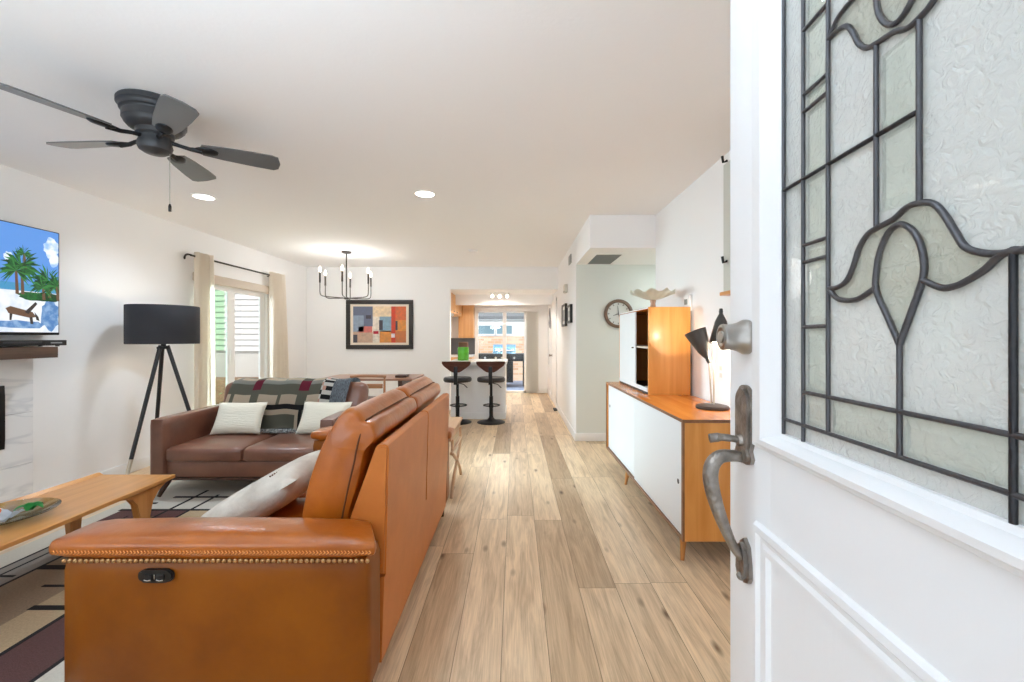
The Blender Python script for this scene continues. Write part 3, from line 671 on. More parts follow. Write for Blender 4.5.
# lower back and base
b = B(); b.prism([(-1.42, 0.10), (-0.492, 0.10), (-0.482, 0.415), (-0.62, 0.42), (-0.62, 0.34), (-1.42, 0.32)], lambda u, v, w: (u, w, v), SY0+0.165, 3.05)
b.out('base', M['tanback_lit'], so)
b = B(); b.rbox((-1.465, 2.318, 0.225), (0.05, 1.45, 0.23), 0.022, (0.008, 0, 0)); b.out('footrest_front', M['tan'], so)
mid = 2.312
for y0, y1 in ((1.585, mid-0.003), (mid+0.003, 3.055)):
    b = B(); b.prism([(-0.478, 0.422), (-0.466, 0.885), (-0.470, 0.897), (-0.482, 0.903), (-0.508, 0.900), (-0.516, 0.89), (-0.628, 0.58), (-0.628, 0.422)], lambda u, v, w: (u, w, v), y0, y1, bev=0.007)
    b.out('back_panel', M['tanback_lit'], so, ang=35)
def profile_cushion(y0, y1):
    front = [(-0.70, 0.43), (-0.775, 0.44), (-0.808, 0.50), (-0.812, 0.60), (-0.798, 0.69), (-0.768, 0.80), (-0.728, 0.905), (-0.690, 0.97), (-0.660, 1.012), (-0.625, 1.028), (-0.590, 1.012), (-0.568, 0.985)]
    back = [(-0.535, 0.975), (-0.520, 0.945), (-0.522, 0.915), (-0.545, 0.89), (-0.562, 0.865), (-0.572, 0.82), (-0.590, 0.74), (-0.632, 0.60), (-0.64, 0.48)]
    pr = [p.to_2d() for p in smooth_pts([Vector((x, z, 0)) for x, z in front+back+[front[0]]], 3)][:-1]
    c = Vector((-0.67, 0.72)); rows = []
    L = y1-y0
    ts = [0, 0.006, 0.02, 0.045, 0.09, 0.16, 0.3, 0.5, 0.7, 0.84, 0.91, 0.955, 0.98, 0.994, 1]
    for t in ts:
        e = min(t, 1-t)*L
        k = 1.0 if e > 0.07 else 0.90+0.10*sqrt(max(0, 1-(1-e/0.07)**2))
        rows.append([(c.x+(p.x-c.x)*(1-(1-k)*1.0), y0+t*L+0.006*sin(p.y*23+t*9)*(1 if 0.1 < t < 0.9 else 0.3), c.y+(p.y-c.y)*(1-(1-k)*0.6)+0.004*sin(t*31+p.x*20)) for p in pr])
    b = B(); vs = b.grid_faces(rows, 0, closed_u=True); b.cap(vs[0]); b.cap(vs[-1], flip=True)
    o = b.out('back_cushion', M['tanpad'], so, ang=70)
    # welt between the front and the back half, running down both ends
    seamp = [(-0.660, 0.56), (-0.634, 0.70), (-0.606, 0.82), (-0.590, 0.90), (-0.566, 0.978)]
    pts = [(x, y0-0.001, z) for x, z in seamp[:4]] + [(-0.570, y0+0.014, 0.972), (-0.566, y0+0.06, 0.985), (-0.566, (y0+y1)/2, 0.987), (-0.566, y1-0.06, 0.985), (-0.570, y1-0.018, 0.975)]
    b = B(); b.tube(smooth_pts(pts, 5), 0.0035, 6); b.out('welt', M['seam'], o)
profile_cushion(1.615, mid-0.002); profile_cushion(mid+0.002, 3.045)
for y0, y1 in ((1.59, mid-0.003), (mid+0.003, 3.05)):
    b = B(); b.rbox((-1.14, (y0+y1)/2, 0.385), (0.70, y1-y0, 0.14), 0.045, (0.0, 0, 0.018), n=8); b.out('seat_cushion', M['tanpad'], so, ang=60)
for x, y in ((-0.535, 3.12), (-0.535, 1.55), (-1.40, 3.12), (-1.40, 1.55)):
    b = B(); b.cyl((x, y, 0.10), (x+(0.004 if x > -1 else 0), y, 0.011 if x < -1 else 0.0), 0.024, 0.016, seg=12); b.out('leg', M['darkwood'], so)
# hide pillow leaning on the seat
def pillow(name, c, s, rot, mat, label, puff=0.05, pinch=0.12, cat='pillow', group=None):
    b = B(); n0 = set(); bm = b.bm
    n = 16; rows_t, rows_b = [], []
    mt = Matrix.Translation(c) @ rot
    def pt(i, j, sgn):
        u, v = -1+2*i/n, -1+2*j/n
        h = (max(0, (1-u**4))*max(0, (1-v**4)))**0.55*s[2]/2
        x = u*s[0]/2*(1-pinch*(1-v*v)*abs(u)**3*0.5); y = v*s[1]/2*(1-pinch*(1-u*u)*abs(v)**3*0.5)
        return mt @ Vector((x, y, sgn*h))
    for sgn in (1, -1):
        b.grid_faces([[pt(i, j, sgn) for j in range(n+1)] for i in range(n+1)])
    bmesh.ops.remove_doubles(bm, verts=bm.verts, dist=0.0008)
    o = b.out(name, mat, None, ang=80)
    return tag(o, label, cat, group)
hp = pillow('hide_pillow', (-1.20, 2.10, 0.535), (0.60, 0.58, 0.17), Matrix.Rotation(radians(-30), 4, 'Y'), M['hide'], 'pale hide throw pillow lying on the tan sofa seat', cat='pillow')
b = B()
for k in range(26): 
    v = -0.22+0.44*k/25
    p = Matrix.Translation((-1.20, 2.10, 0.535)) @ Matrix.Rotation(radians(-30), 4, 'Y') @ Vector((0.19, v, 0.070)); b.ball(p, 0.004, seg=6)
st_o = b.out('stitch_row', M['seam'], hp)

# ------------------------------------------------------------------ brown loveseat
lv = thing('leather_loveseat', (-2.19, 3.9, 0), 'brown leather loveseat with plaid throw, beside the tripod floor lamp', 'sofa')
for x0, x1 in ((-2.93, -2.81), (-1.57, -1.45)):
    b = B(); b.rbox(((x0+x1)/2, 3.89, 0.395), (x1-x0, 0.90, 0.495), 0.022, (0, 0, 0), n=7)
    b.out('armrest', M['brown'], lv, ang=60)
b = B(); b.box((-2.815, 3.47, 0.165), (-1.565, 4.34, 0.297), 0.018); b.out('base', M['brown'], lv)
b = B(); b.box((-2.90, 3.46, 0.146), (-1.48, 4.33, 0.166), 0.003); b.out('plinth', M['darkwood'], lv)
for x0, x1 in ((-2.808, -2.192), (-2.188, -1.572)):
    b = B(); b.rbox(((x0+x1)/2, 3.79, 0.352), (x1-x0, 0.70, 0.128), 0.035, (0, 0.012, 0.022), n=8); b.out('seat_cushion', M['brown'], lv, ang=60)
b = B(); b.box((-2.87, 4.24, 0.166), (-1.51, 4.345, 0.80), 0.03); b.out('back_frame', M['brown'], lv)
for x0, x1 in ((-2.80, -2.18), (-2.175, -1.43)):
    mt = Matrix.Translation(((x0+x1)/2, 4.15, 0.642)) @ Matrix.Rotation(radians(-13), 4, 'X')
    b = B(); b.rbox((0, 0, 0), (x1-x0, 0.16, 0.45), 0.07, (0.0, 0.012, 0.0), n=8, mat=mt); b.out('back_cushion', M['brown'], lv, ang=60)
for x, y, dx, dy in ((-2.83, 3.52, -0.045, -0.05), (-1.55, 3.52, 0.045, -0.05), (-2.83, 4.26, -0.045, 0.03), (-1.55, 4.26, 0.045, 0.03)):
    b = B(); b.cyl((x, y, 0.148), (x+dx, y+dy, 0.0112), 0.030, 0.014, seg=14); b.out('leg', M['darkwood'], lv)
# plaid throw
tp = [(3.945, 0.444), (3.960, 0.48), (3.972, 0.54), (3.985, 0.63), (4.010, 0.72), (4.045, 0.80), (4.095, 0.868), (4.155, 0.893), (4.23, 0.896), (4.31, 0.880), (4.365, 0.84), (4.385, 0.76), (4.39, 0.60)]
path = smooth_pts([Vector((0, y, z)) for y, z in tp], 4)
NX = 72; xa, xb = -2.69, -1.575
def throw_pt(i, p):
    x = xa+(xb-xa)*i/NX
    return (x+0.012*sin(p.z*9), p.y-0.010*sin(x*17+p.z*6)*0.6-0.008-(0.02 if False else 0), p.z+0.005*sin(x*23))
def plaid(i, j):
    # i: row along the path (0 = front bottom), j: column
    u = j/NX; v = i/(len(path)-1)
    if u > 0.93: return 8
    if u > 0.86: return 7 if (j % 2) else 8
    if u > 0.76:
        return [4, 5, 6, 5][(j//2 + i//2) % 4] if u < 0.80 else ([4, 5][(i//2) % 2])
    cu = (u*2.55+0.33) % 1.0
    if v < 0.25:
        if 0.30 < u < 0.64:
            if v < 0.03 or u < 0.32 or u > 0.62: return 4
            if v > 0.20 or u > 0.585: return 2
            return 0
        return 1 if 0.10 < v < 0.16 else 0
    if v < 0.275: return 4
    if cu > 0.80: return 3 if 0.40 < v < 0.54 else 0
    if v < 0.355: return 2 if abs(cu-0.42) > 0.03 else 0
    if v < 0.47: return 0
    if v < 0.54: return 1
    return 2 if v < 0.62 and abs(cu-0.42) > 0.02 else 1
b = B()
rows = [[throw_pt(i, p) for i in range(NX+1)] for p in path]
b.grid_faces(rows, lambda i, j: plaid(i, j))
geo = bmesh.ops.solidify(b.bm, geom=b.bm.faces[:], thickness=0.006)
th = b.out('plaid_throw', [M['wolive'], M['wgrey'], M['wbeige'], M['wwine'], M['wblack'], M['wwhite'], M['wpink'], M['stripe'], M['stripe']], None, ang=70)
tag(th, 'plaid wool throw in olive, beige and wine draped over the loveseat back', 'blanket')
b = B(); x = -2.62
while x < -1.70:
    b.tube([(x, 3.938, 0.458), (x+random.uniform(-.006, .006), 3.920, 0.444), (x+random.uniform(-.01, .01), 3.885+random.uniform(-.01, .01), 0.4345)], 0.0045, 5); x += 0.011
tag(b.out('fringe', M['fringe'], th), kind=None)
# two cream pillows
def lean(c, s, tilt, rz, label):
    rot = Matrix.Rotation(radians(rz), 4, 'Z') @ Matrix.Rotation(radians(tilt), 4, 'X')
    return pillow('cream_pillow', c, s, rot, M['cream'], label, group='cream pillows on the brown loveseat')
lean((-2.475, 3.862, 0.574), (0.43, 0.30, 0.11), 62, 3, 'cream ribbed pillow beside the loveseat armrest nearest the floor lamp')
lean((-1.715, 3.862, 0.574), (0.46, 0.31, 0.11), 62, -6, 'cream pillow half hidden behind the tan sofa cushions')

# ------------------------------------------------------------------ rug and coffee table
RZ = 0.008
b = B(); b.box((-3.05, 0.75, 0.0), (-1.25, 4.0, RZ), 0.003)
def patch(x0, x1, y0, y1, mi, lift=0.0012): b.box((x0, y0, RZ-0.003), (x1, y1, RZ+lift), mi=mi)
pal = [M['rugcream'], M['ruggrey'], M['rugtaupe'], M['rugbeige'], M['rugplum'], M['rugblack']]
patch(-2.86, -2.79, 0.75, 3.0, 1); patch(-2.79, -2.66, 0.75, 3.0, 1); patch(-2.66, -2.30, 0.75, 3.1, 2); patch(-2.30, -2.09, 0.75, 2.9, 3); patch(-2.09, -1.82, 0.75, 3.0, 4); patch(-1.82, -1.3, 0.75, 2.4, 0)
patch(-2.93, -2.60, 2.98, 3.20, 4); patch(-2.58, -2.42, 2.7, 3.20, 4, 0.0016); patch(-2.42, -1.9, 2.95, 3.20, 3, 0.0016); patch(-2.25, -1.3, 3.20, 3.75, 2, 0.0010)
for x, y0, y1, w in ((-2.865, 0.75, 3.0, 0.016), (-2.79, 0.75, 3.1, 0.014), (-2.665, 0.75, 3.0, 0.018), (-2.09, 0.75, 3.2, 0.022), (-1.81, 0.75, 2.6, 0.020), (-2.585, 2.9, 3.62, 0.022), (-2.425, 2.7, 3.52, 0.020)):
    b.box((x-w/2, y0, RZ-0.003), (x+w/2, y1, RZ+0.0022), mi=5)
for y, x0, x1, w in ((3.47, -2.75, -2.30, 0.03), (3.21, -2.95, -1.60, 0.03), (3.34, -2.95, -2.78, 0.025), (2.05, -2.31, -1.9, 0.035), (2.23, -2.45, -2.30, 0.02), (1.5, -2.9, -2.5, 0.02), (2.32, -2.86, -2.70, 0.02), (2.41, -2.66, -2.35, 0.045)):
    b.box((x0, y-w/2, RZ-0.003), (x1, y+w/2, RZ+0.0024), mi=5)
tag(b.out('area_rug', pal, None, flat=True), 'cream rug with black lines and plum, taupe and beige blocks', 'rug')

ct = thing('coffee_table', (-2.475, 2.05, 0), 'long light wood coffee table with sculpted legs and upturned edges', 'table')
CX0, CX1, CY0, CY1, CZ = -2.735, -2.225, 1.25, 2.82, 0.398
b = B()
rows = []
for t in [0, 0.02, 0.5, 0.98, 1]:
    y = CY0+(CY1-CY0)*t
    bow = 0.018*sin(pi*t)
    prof = [(CX0-bow, CZ+0.014), (CX0+0.012-bow, CZ+0.014), (CX0+0.035-bow, CZ), (-2.48, CZ), (CX1-0.035+bow, CZ), (CX1-0.012+bow, CZ+0.003), (CX1+bow, CZ+0.001), (CX1-0.004+bow, CZ-0.020), (CX1-0.05+bow, CZ-0.030), (CX0+0.05-bow, CZ-0.030), (CX0+0.002-bow, CZ-0.016)]
    rows.append([(x, y, z) for x, z in prof])
vs = b.grid_faces(rows, 0, closed_u=True); b.cap(vs[0]); b.cap(vs[-1])
b.out('table_top', M['oak'], ct, ang=30)
for x, sx in ((CX0+0.045, 1), (CX1-0.045, -1)):
    for y, sy in ((CY1-0.20, 1), (CY0+0.20, -1)):
        legp = [(-0.022, 0.012), (0.022, 0.012), (0.030, 0.20), (0.045, 0.285), (0.085, 0.335), (0.185, 0.372), (-0.20, 0.372), (-0.085, 0.345), (-0.050, 0.300), (-0.034, 0.20)]
        b = B(); b.prism([(y+sy*u, z) for u, z in legp], lambda u, v, w: (w, u, v), x-0.022, x+0.022, bev=0.007)
        b.out('leg', M['oakz'], ct, ang=40)
for y in (CY1-0.20, CY0+0.20):
    b = B(); b.box((CX0+0.06, y-0.02, 0.33), (CX1-0.06, y+0.02, 0.369), 0.004); b.out('cross_rail', M['oakz'], ct)
# glass dish with folded paper, green bow and orange piece
DXp, DYp, DZp = -2.50, 2.10, CZ+0.0015
b = B(); b.lathe([(0.0, 0.0), (0.06, 0.0), (0.10, 0.008), (0.15, 0.024), (0.195, 0.040), (0.197, 0.043), (0.15, 0.029), (0.10, 0.013), (0.06, 0.006), (0.0, 0.006)], (DXp, DYp, DZp), 40)
tag(b.out('glass_dish', M['dish'], None, ang=50), 'shallow clear glass dish of trinkets on the coffee table', 'dish')
b = B()
for k in range(5):
    a = radians(70*k+15); l = 0.052+0.012*(k % 2)
    pts = [(DXp+0.075+cos(a)*l*t, DYp+0.055+sin(a)*l*t*0.8, DZp+0.032+0.03*sin(pi*t*0.9)) for t in (0, .25, .5, .75, 1)]
    rws = []
    for i, p in enumerate(pts):
        w = (0.004, 0.017, 0.021, 0.015, 0.003)[i]; nx, ny = -sin(a)*w, cos(a)*w
        rws.append([(p[0]-nx, p[1]-ny, p[2]), (p[0], p[1], p[2]+0.006), (p[0]+nx, p[1]+ny, p[2])])
    b.grid_faces(rws)
bmesh.ops.solidify(b.bm, geom=b.bm.faces[:], thickness=0.003)
tag(b.out('green_bow', pmat('green_ribbon', (46, 160, 70), 0.4), None, ang=60), 'small leafy green bow lying in the glass dish', 'bow')
b = B()
rws = [[(DXp-0.06+0.14*i/8, DYp-0.09+0.13*j/6, DZp+0.029+0.010*sin(i*1.3+j)+0.006*cos(j*2.1)+(0.018 if abs(i-4) > 3 else 0)) for j in range(7)] for i in range(9)]
b.grid_faces(rws); bmesh.ops.solidify(b.bm, geom=b.bm.faces[:], thickness=0.003)
tag(b.out('folded_paper', pmat('white_paper', (228, 230, 236), 0.7), None, ang=60), 'crumpled white paper lying in the glass dish', 'paper')
b = B(); b.rbox((DXp-0.075, DYp+0.02, DZp+0.036), (0.055, 0.045, 0.034), 0.015, (0.004, 0.004, 0.004), n=4)
tag(b.out('orange_candy', pmat('orange_wrap', (226, 128, 66), 0.4), None, ang=60), 'orange wrapped candy lying in the glass dish', 'candy')

# ------------------------------------------------------------------ tripod floor lamp
LX, LY = -3.27, 4.00
fl = thing('floor_lamp', (LX, LY, 0), 'black tripod floor lamp with wide charcoal drum shade', 'lamp')
b = B(); rs = 0.275; seg = 48
rows = [[(LX+r*cos(2*pi*k/seg), LY+r*sin(2*pi*k/seg), z) for k in range(seg)] for r, z in ((rs, 1.24), (rs, 1.585), (rs-0.004, 1.588), (rs-0.006, 1.585), (rs-0.006, 1.24), (rs-0.003, 1.237))]
b.grid_faces(rows, 0, closed_u=True, closed_v=True); b.out('lamp_shade', M['shade'], fl, ang=50)
b = B(); b.cyl((LX, LY, 1.20), (LX, LY, 1.34), 0.020); b.lathe([(0.0, 0), (0.05, 0), (0.05, 0.02), (0.0, 0.02)], (LX, LY, 1.19))
for k in range(3):
    a = 2*pi*k/3; b.cyl((LX, LY, 1.33), (LX+(rs-0.004)*cos(a), LY+(rs-0.004)*sin(a), 1.27), 0.003, seg=6)
b.out('lamp_socket', M['black'], fl)
B().ball((LX, LY, 1.40), 0.045, sc=(1, 1, 1.3)).out('bulb', M['bulb'], fl)
for a in (21.9, 141.9, 261.9):
    a = radians(a); R = 0.36
    p0 = Vector((LX+0.03*cos(a), LY+0.03*sin(a), 1.22)); p1 = Vector((LX+R*cos(a), LY+R*sin(a), 0.0)); q = p0.lerp(p1, 0.80)
    b = B(); b.tube([p0, q], [0.017, 0.016], 14); lg = b.out('leg', M['lampblack'], fl)
    b = B(); b.tube([q, p1], [0.0158, 0.013], 14); tag(b.out('leg_tip', M['pale'], lg), 'pale ash tip')
lamp('floor_lamp_bulb', 'POINT', (LX, LY, 1.43), 6, (1.0, 0.80, 0.58), radius=0.05)

# ------------------------------------------------------------------ curtains, rod, roller shade
cr = thing('curtain_rod', (-3.58, 5.6, 2.2), 'black curtain rod with curved bracket above the side window', 'curtain rod')
b = B(); b.cyl((-3.585, 4.755, 2.205), (-3.585, 6.50, 2.205), 0.011, seg=12); b.out('rod', M['bronze'], cr)
B().ball((-3.585, 6.515, 2.205), 0.026).out('finial', M['bronze'], cr)
b = B(); b.tube(smooth_pts([(-3.69, 4.80, 2.175), (-3.665, 4.775, 2.20), (-3.625, 4.755, 2.215), (-3.585, 4.765, 2.208)], 5), 0.010, 8); b.out('bracket', M['bronze'], cr)
b = B(); b.cyl((-3.69, 6.40, 2.205), (-3.585, 6.40, 2.205), 0.008, seg=8); b.out('bracket', M['bronze'], cr)
def curtain(label, yt0, yt1, yb0, yb1):
    b = B(); n = 64; rows = []
    for t in [0, 0.03, 0.2, 0.5, 0.75, 0.9, 1]:
        z = 2.255-t*2.235; row = []
        for i in range(n+1):
            u = i/n; a = u*4.5*2*pi
            y = (yt0+(yt1-yt0)*u)*(1-t)+(yb0+(yb1-yb0)*u)*t
            row.append((-3.575+0.040*sin(a)+0.006*sin(a*0.5+t*3), y+0.010*cos(a*0.9+t*2), z))
        rows.append(row)
    b.grid_faces(rows); bmesh.ops.solidify(b.bm, geom=b.bm.faces[:], thickness=0.003)
    tag(b.out('curtain', M['curtain'], None, ang=80), label, 'curtain', 'linen curtains at the side window')
curtain('beige linen curtain nearer the floor lamp, left of the side window', 4.80, 5.05, 4.80, 5.10)
curtain('beige linen curtain at the side window end nearer the dining wall', 6.26, 6.62, 6.26, 6.80)
b = B(); b.rbox((LW+0.035, 5.715, 1.995), (0.068, 1.62, 0.11), 0.02, n=4); rs_o = b.out('roller_shade', M['shadecl'], None, ang=50); tag(rs_o, 'rolled up beige fabric shade at the top of the side window', 'window shade')
b = B(); b.cyl((LW+0.03, 4.925, 1.985), (LW+0.03, 4.955, 1.985), 0.028); b.out('end_cap', M['grille'], rs_o)

# ------------------------------------------------------------------ fireplace wall: tile, mantel, player, television
fp = thing('fireplace', (-3.655, 2.3, 0), 'white marble tile fireplace with black electric firebox', 'fireplace')
b = B()
for z0, z1 in ((0.0, 0.36), (0.362, 0.74), (0.742, 1.143)):
    for y0, y1 in ((1.35, 1.98), (1.982, 2.62), (2.622, 3.24)): b.box((LW, y0, z0), (-3.63, y1, z1), 0.001)
b.out('tile_surround', M['marble'], fp, flat=True)
b = B(); b.rbox((-3.622, 2.29, 0.73), (0.03, 1.52, 0.46), 0.014, n=4); b.out('firebox', M['blackpl'], fp)
b = B(); b.rbox((-3.56, 2.27, 1.187), (0.26, 1.92, 0.084), 0.004, n=2); tag(b.out('mantel_shelf', M['walnuty'], None), 'dark walnut mantel shelf under the television', 'shelf')
pl = thing('disc_player', (-3.52, 3.11, 1.23), 'slim black disc player on the mantel shelf end', 'player')
b = B(); b.box((-3.64, 2.86, 1.236), (-3.455, 3.315, 1.277), 0.004); b.out('case', M['blackpl'], pl)
b = B(); b.box((-3.4565, 2.90, 1.255), (-3.4530, 3.14, 1.268), 0.001); b.out('disc_tray', pmat('player_grey', (60, 60, 64), 0.3), pl)
b = B(); b.box((-3.4560, 3.20, 1.252), (-3.4530, 3.28, 1.262), 0.001); b.out('display', pmat('player_display', (150, 156, 160), 0.3), pl)
for y in (2.90, 3.27):
    for x in (-3.48, -3.61): 
        b = B(); b.cyl((x, y, 1.229), (x, y, 1.237), 0.012, seg=10); b.out('foot', M['blackpl'], pl)
tv = thing('television', (-3.62, 2.65, 1.7), 'flat screen television showing palm trees and a beach lounger', 'television')
TX = -3.570
b = B(); b.box((-3.66, 1.96, 1.315), (TX-0.001, 3.372, 2.115), 0.006); b.out('bezel', M['blackpl'], tv)
b = B(); b.box((LW, 2.4, 1.5), (-3.655, 2.95, 1.9)); b.out('wall_mount', M['black'], tv)
b = B()
def tvp(px, py, l=0):  # a point of the picture on the glass, from its place along the wall and its height
    y = 3.57*430/(515-px); return (TX+0.0008+0.0004*l, y, 1.3-(py-337)/430*y)
def tpoly(pts, mi, l): b.quad([tvp(x, y, l) for x, y in pts], mi)
def rectw(y0, y1, z0, z1, mi, l): b.quad([(TX+0.0008+0.0004*l, y0, z0), (TX+0.0008+0.0004*l, y1, z0), (TX+0.0008+0.0004*l, y1, z1), (TX+0.0008+0.0004*l, y0, z1)], mi)
rectw(1.97, 3.362, 1.64, 2.107, 0, 0); rectw(1.97, 3.362, 1.335, 1.64, 1, 0)
rectw(1.97, 3.362, 1.635, 1.69, 2, 1)
def blob(cy, cz, ry, rz, mi, l, seed=0):
    rnd = random.Random(seed); pts = []
    for k in range(22):
        a = 2*pi*k/22; f = 1+rnd.uniform(-.18, .12); pts.append((TX+0.0008+0.0004*l, min(3.361, cy+ry*f*cos(a)), max(1.337, min(2.105, cz+rz*f*sin(a)))))
    b.quad(pts, mi)
blob(3.31, 1.98, 0.055, 0.085, 3, 1, 1); blob(3.33, 1.90, 0.04, 0.06, 3, 1.2, 2); blob(3.03, 1.87, 0.03, 0.035, 3, 1, 3); blob(2.6, 1.95, 0.2, 0.06, 3, 1, 4)
blob(3.23, 1.60, 0.15, 0.035, 4, 2, 5); blob(2.75, 1.62, 0.2, 0.03, 4, 2, 6)
blob(3.30, 1.47, 0.07, 0.12, 5, 1.5, 7); blob(3.10, 1.39, 0.18, 0.03, 5, 1.5, 8); blob(2.4, 1.45, 0.2, 0.05, 5, 1.5, 9)
def palm(cy, cz, r, base, l, seed):
    rnd = random.Random(seed)
    for k in range(22):
        a = radians(-50+280*k/21)+rnd.uniform(-.1, .1); L2 = r*rnd.uniform(.8, 1.15)
        ex, ez = cos(a)*L2, sin(a)*L2-0.25*L2*abs(cos(a)); mx_, mz_ = ex*0.5, ez*0.5+0.18*L2
        w = 0.20*L2
        X = TX+0.0008+0.0004*(l+0.05*k)
        pts = [(X, cy, cz-0.004), (X, cy+mx_-w*0.25, cz+mz_-w), (X, cy+ex, cz+ez), (X, cy+mx_, cz+mz_)]
        b.quad([(p[0], min(3.361, p[1]), max(1.337, p[2])) for p in pts], 4 if k % 3 else 6)
    X = TX+0.0008+0.0004*l
    b.quad([(X, cy-0.008, cz), (X, cy+0.008, cz), (X, cy+0.018, base), (X, cy-0.004, base)], 7)
palm(3.11, 1.82, 0.145, 1.61, 3, 1); palm(3.125, 1.91, 0.06, 1.80, 3.2, 4); palm(3.075, 1.78, 0.11, 1.61, 3.7, 6); palm(3.29, 1.73, 0.13, 1.60, 3.5, 2); palm(3.35, 1.70, 0.12, 1.58, 4.2, 5); palm(3.25, 1.68, 0.09, 1.58, 4.6, 8); palm(2.62, 1.85, 0.2, 1.6, 3, 3)
# lounger in the picture
tpoly([(5, 308), (10, 306), (32, 312), (36, 317), (30, 318), (8, 313)], 7, 6); tpoly([(24, 312), (35, 302), (37, 304), (28, 314)], 8, 6.5); tpoly([(9, 313), (12, 314), (11, 320), (9, 320)], 8, 6.5); tpoly([(29, 317), (32, 317), (33, 324), (30, 324)], 8, 6.5); tpoly([(34, 312), (38, 317), (39, 321), (36, 320)], 8, 6.4)
scr = b.out('screen', [screen_mat('screen_sky', (92, 148, 222), 0.95), screen_mat('screen_sand', (232, 236, 240), 1.0, (200, 214, 232), 9), screen_mat('screen_sea', (70, 150, 196), 0.9), screen_mat('screen_cloud', (232, 240, 250), 1.0, (150, 190, 238), 14),
    screen_mat('screen_palm', (10, 62, 28), 0.9, (30, 104, 44), 30), screen_mat('screen_shade', (84, 132, 190), 0.9, (140, 176, 216), 20), screen_mat('screen_palm_light', (54, 128, 58), 0.9), screen_mat('screen_timber', (106, 78, 58), 0.9), screen_mat('screen_dark', (52, 44, 42), 0.9)], tv, flat=True)

# ------------------------------------------------------------------ ceiling fan
FX, FY = -1.925, 2.30
fan = thing('ceiling_fan', (FX, FY, CE), 'dark grey five blade ceiling fan with pull chain', 'ceiling fan')
b = B(); b.lathe([(0.154, 2.54), (0.160, 2.532), (0.160, 2.512), (0.152, 2.506), (0.148, 2.500), (0.148, 2.486), (0.138, 2.480), (0.136, 2.474), (0.138, 2.468), (0.138, 2.440), (0.132, 2.434), (0.130, 2.424), (0.116, 2.408), (0.098, 2.402), (0.09, 2.398)], (FX, FY, 0), 40); b.out('motor_housing', M['fan'], fan, ang=35)
b = B(); b.lathe([(0.085, 2.40), (0.083, 2.375), (0.070, 2.365), (0.070, 2.345), (0.074, 2.338), (0.078, 2.318), (0.070, 2.296), (0.048, 2.282), (0.0, 2.276)], (FX, FY, 0), 36)
b.out('hub', M['fan'], fan, ang=35)
for k in range(5):
    a = radians(31+72*k)
    R = Matrix.Translation((FX, FY, 2.345)) @ Matrix.Rotation(a, 4, 'Z') @ Matrix.Rotation(radians(-13), 4, 'X')
    out = [(0.205, -0.046), (0.30, -0.060), (0.45, -0.070), (0.545, -0.072), (0.575, -0.060), (0.588, 0.0), (0.580, 0.052), (0.555, 0.072), (0.45, 0.070), (0.30, 0.060), (0.205, 0.046), (0.190, 0.0)]
    b = B(); b.prism(out, lambda u, v, w: R @ Vector((u, v, w)), -0.003, 0.004); bl = b.out('blade', M['blade'], fan, ang=30)
    b = B(); b.lathe([(0.0, -0.016), (0.030, -0.015), (0.040, -0.009), (0.042, -0.003)], seg=20, mat=R @ Matrix.Translation((0.225, 0, 0)) @ Matrix.Diagonal((1.35, 0.85, 1, 1)))
    b.tube([R @ Vector(p) for p in ((0.060, 0, 0.010), (0.11, 0.004, 0.002), (0.15, 0.0, -0.008), (0.205, 0, -0.008))], [0.012, 0.010, 0.011, 0.016], 10)
    b.out('blade_bracket', M['black'], bl)
b = B(); b.cyl((FX+0.055, FY+0.03, 2.31), (FX+0.055, FY+0.03, 2.02), 0.0022, seg=6); ch = b.out('pull_chain', M['steel'], fan)
b = B(); b.lathe([(0.0, 0.0), (0.007, 0.002), (0.0075, 0.03), (0.004, 0.042), (0.0, 0.043)], (FX+0.055, FY+0.03, 1.978), 12); b.out('chain_pull', M['blackpl'], ch)

# ------------------------------------------------------------------ downlights, detector
for x, y, lab in ((-2.75, 3.80, 'round recessed downlight in the ceiling beside the fan'), (-0.78, 3.72, 'round recessed downlight near the middle of the ceiling'),
                  (-2.75, 0.95, 'added recessed downlight out of view above the coffee table'), (-0.78, 0.95, 'added recessed downlight out of view just inside the front door')):  # these two are added out of view, for more even light
    d = thing('recessed_light', (x, y, CE), lab, 'light', 'recessed ceiling downlights')
    b = B(); sg = 32
    b.grid_faces([[(x+r*cos(2*pi*k/sg), y+r*sin(2*pi*k/sg), z) for k in range(sg)] for r, z in ((0.098, CE), (0.096, CE-0.005), (0.080, CE-0.006), (0.080, CE))], 0, closed_u=True); b.out('trim_ring', M['trim'], d)
    b = B(); b.lathe([(0.0, CE-0.004), (0.080, CE-0.004), (0.080, CE-0.001), (0.0, CE-0.001)], (x, y, 0), 32); b.out('lens', M['lens'], d)
    ld = lamp('downlight', 'SPOT', (x, y, CE-0.02), 60 if y > 2 else 4, (0.74, 0.87, 1.0), radius=0.07).data; ld.spot_size = radians(150); ld.spot_blend = 0.9
b = B(); b.lathe([(0.0, CE-0.032), (0.045, CE-0.03), (0.060, CE-0.022), (0.066, CE-0.008), (0.066, CE)], (-0.60, 6.15, 0), 28)
tag(b.out('smoke_detector', M['trim'], None), 'white smoke detector on the ceiling toward the kitchen', 'smoke detector')

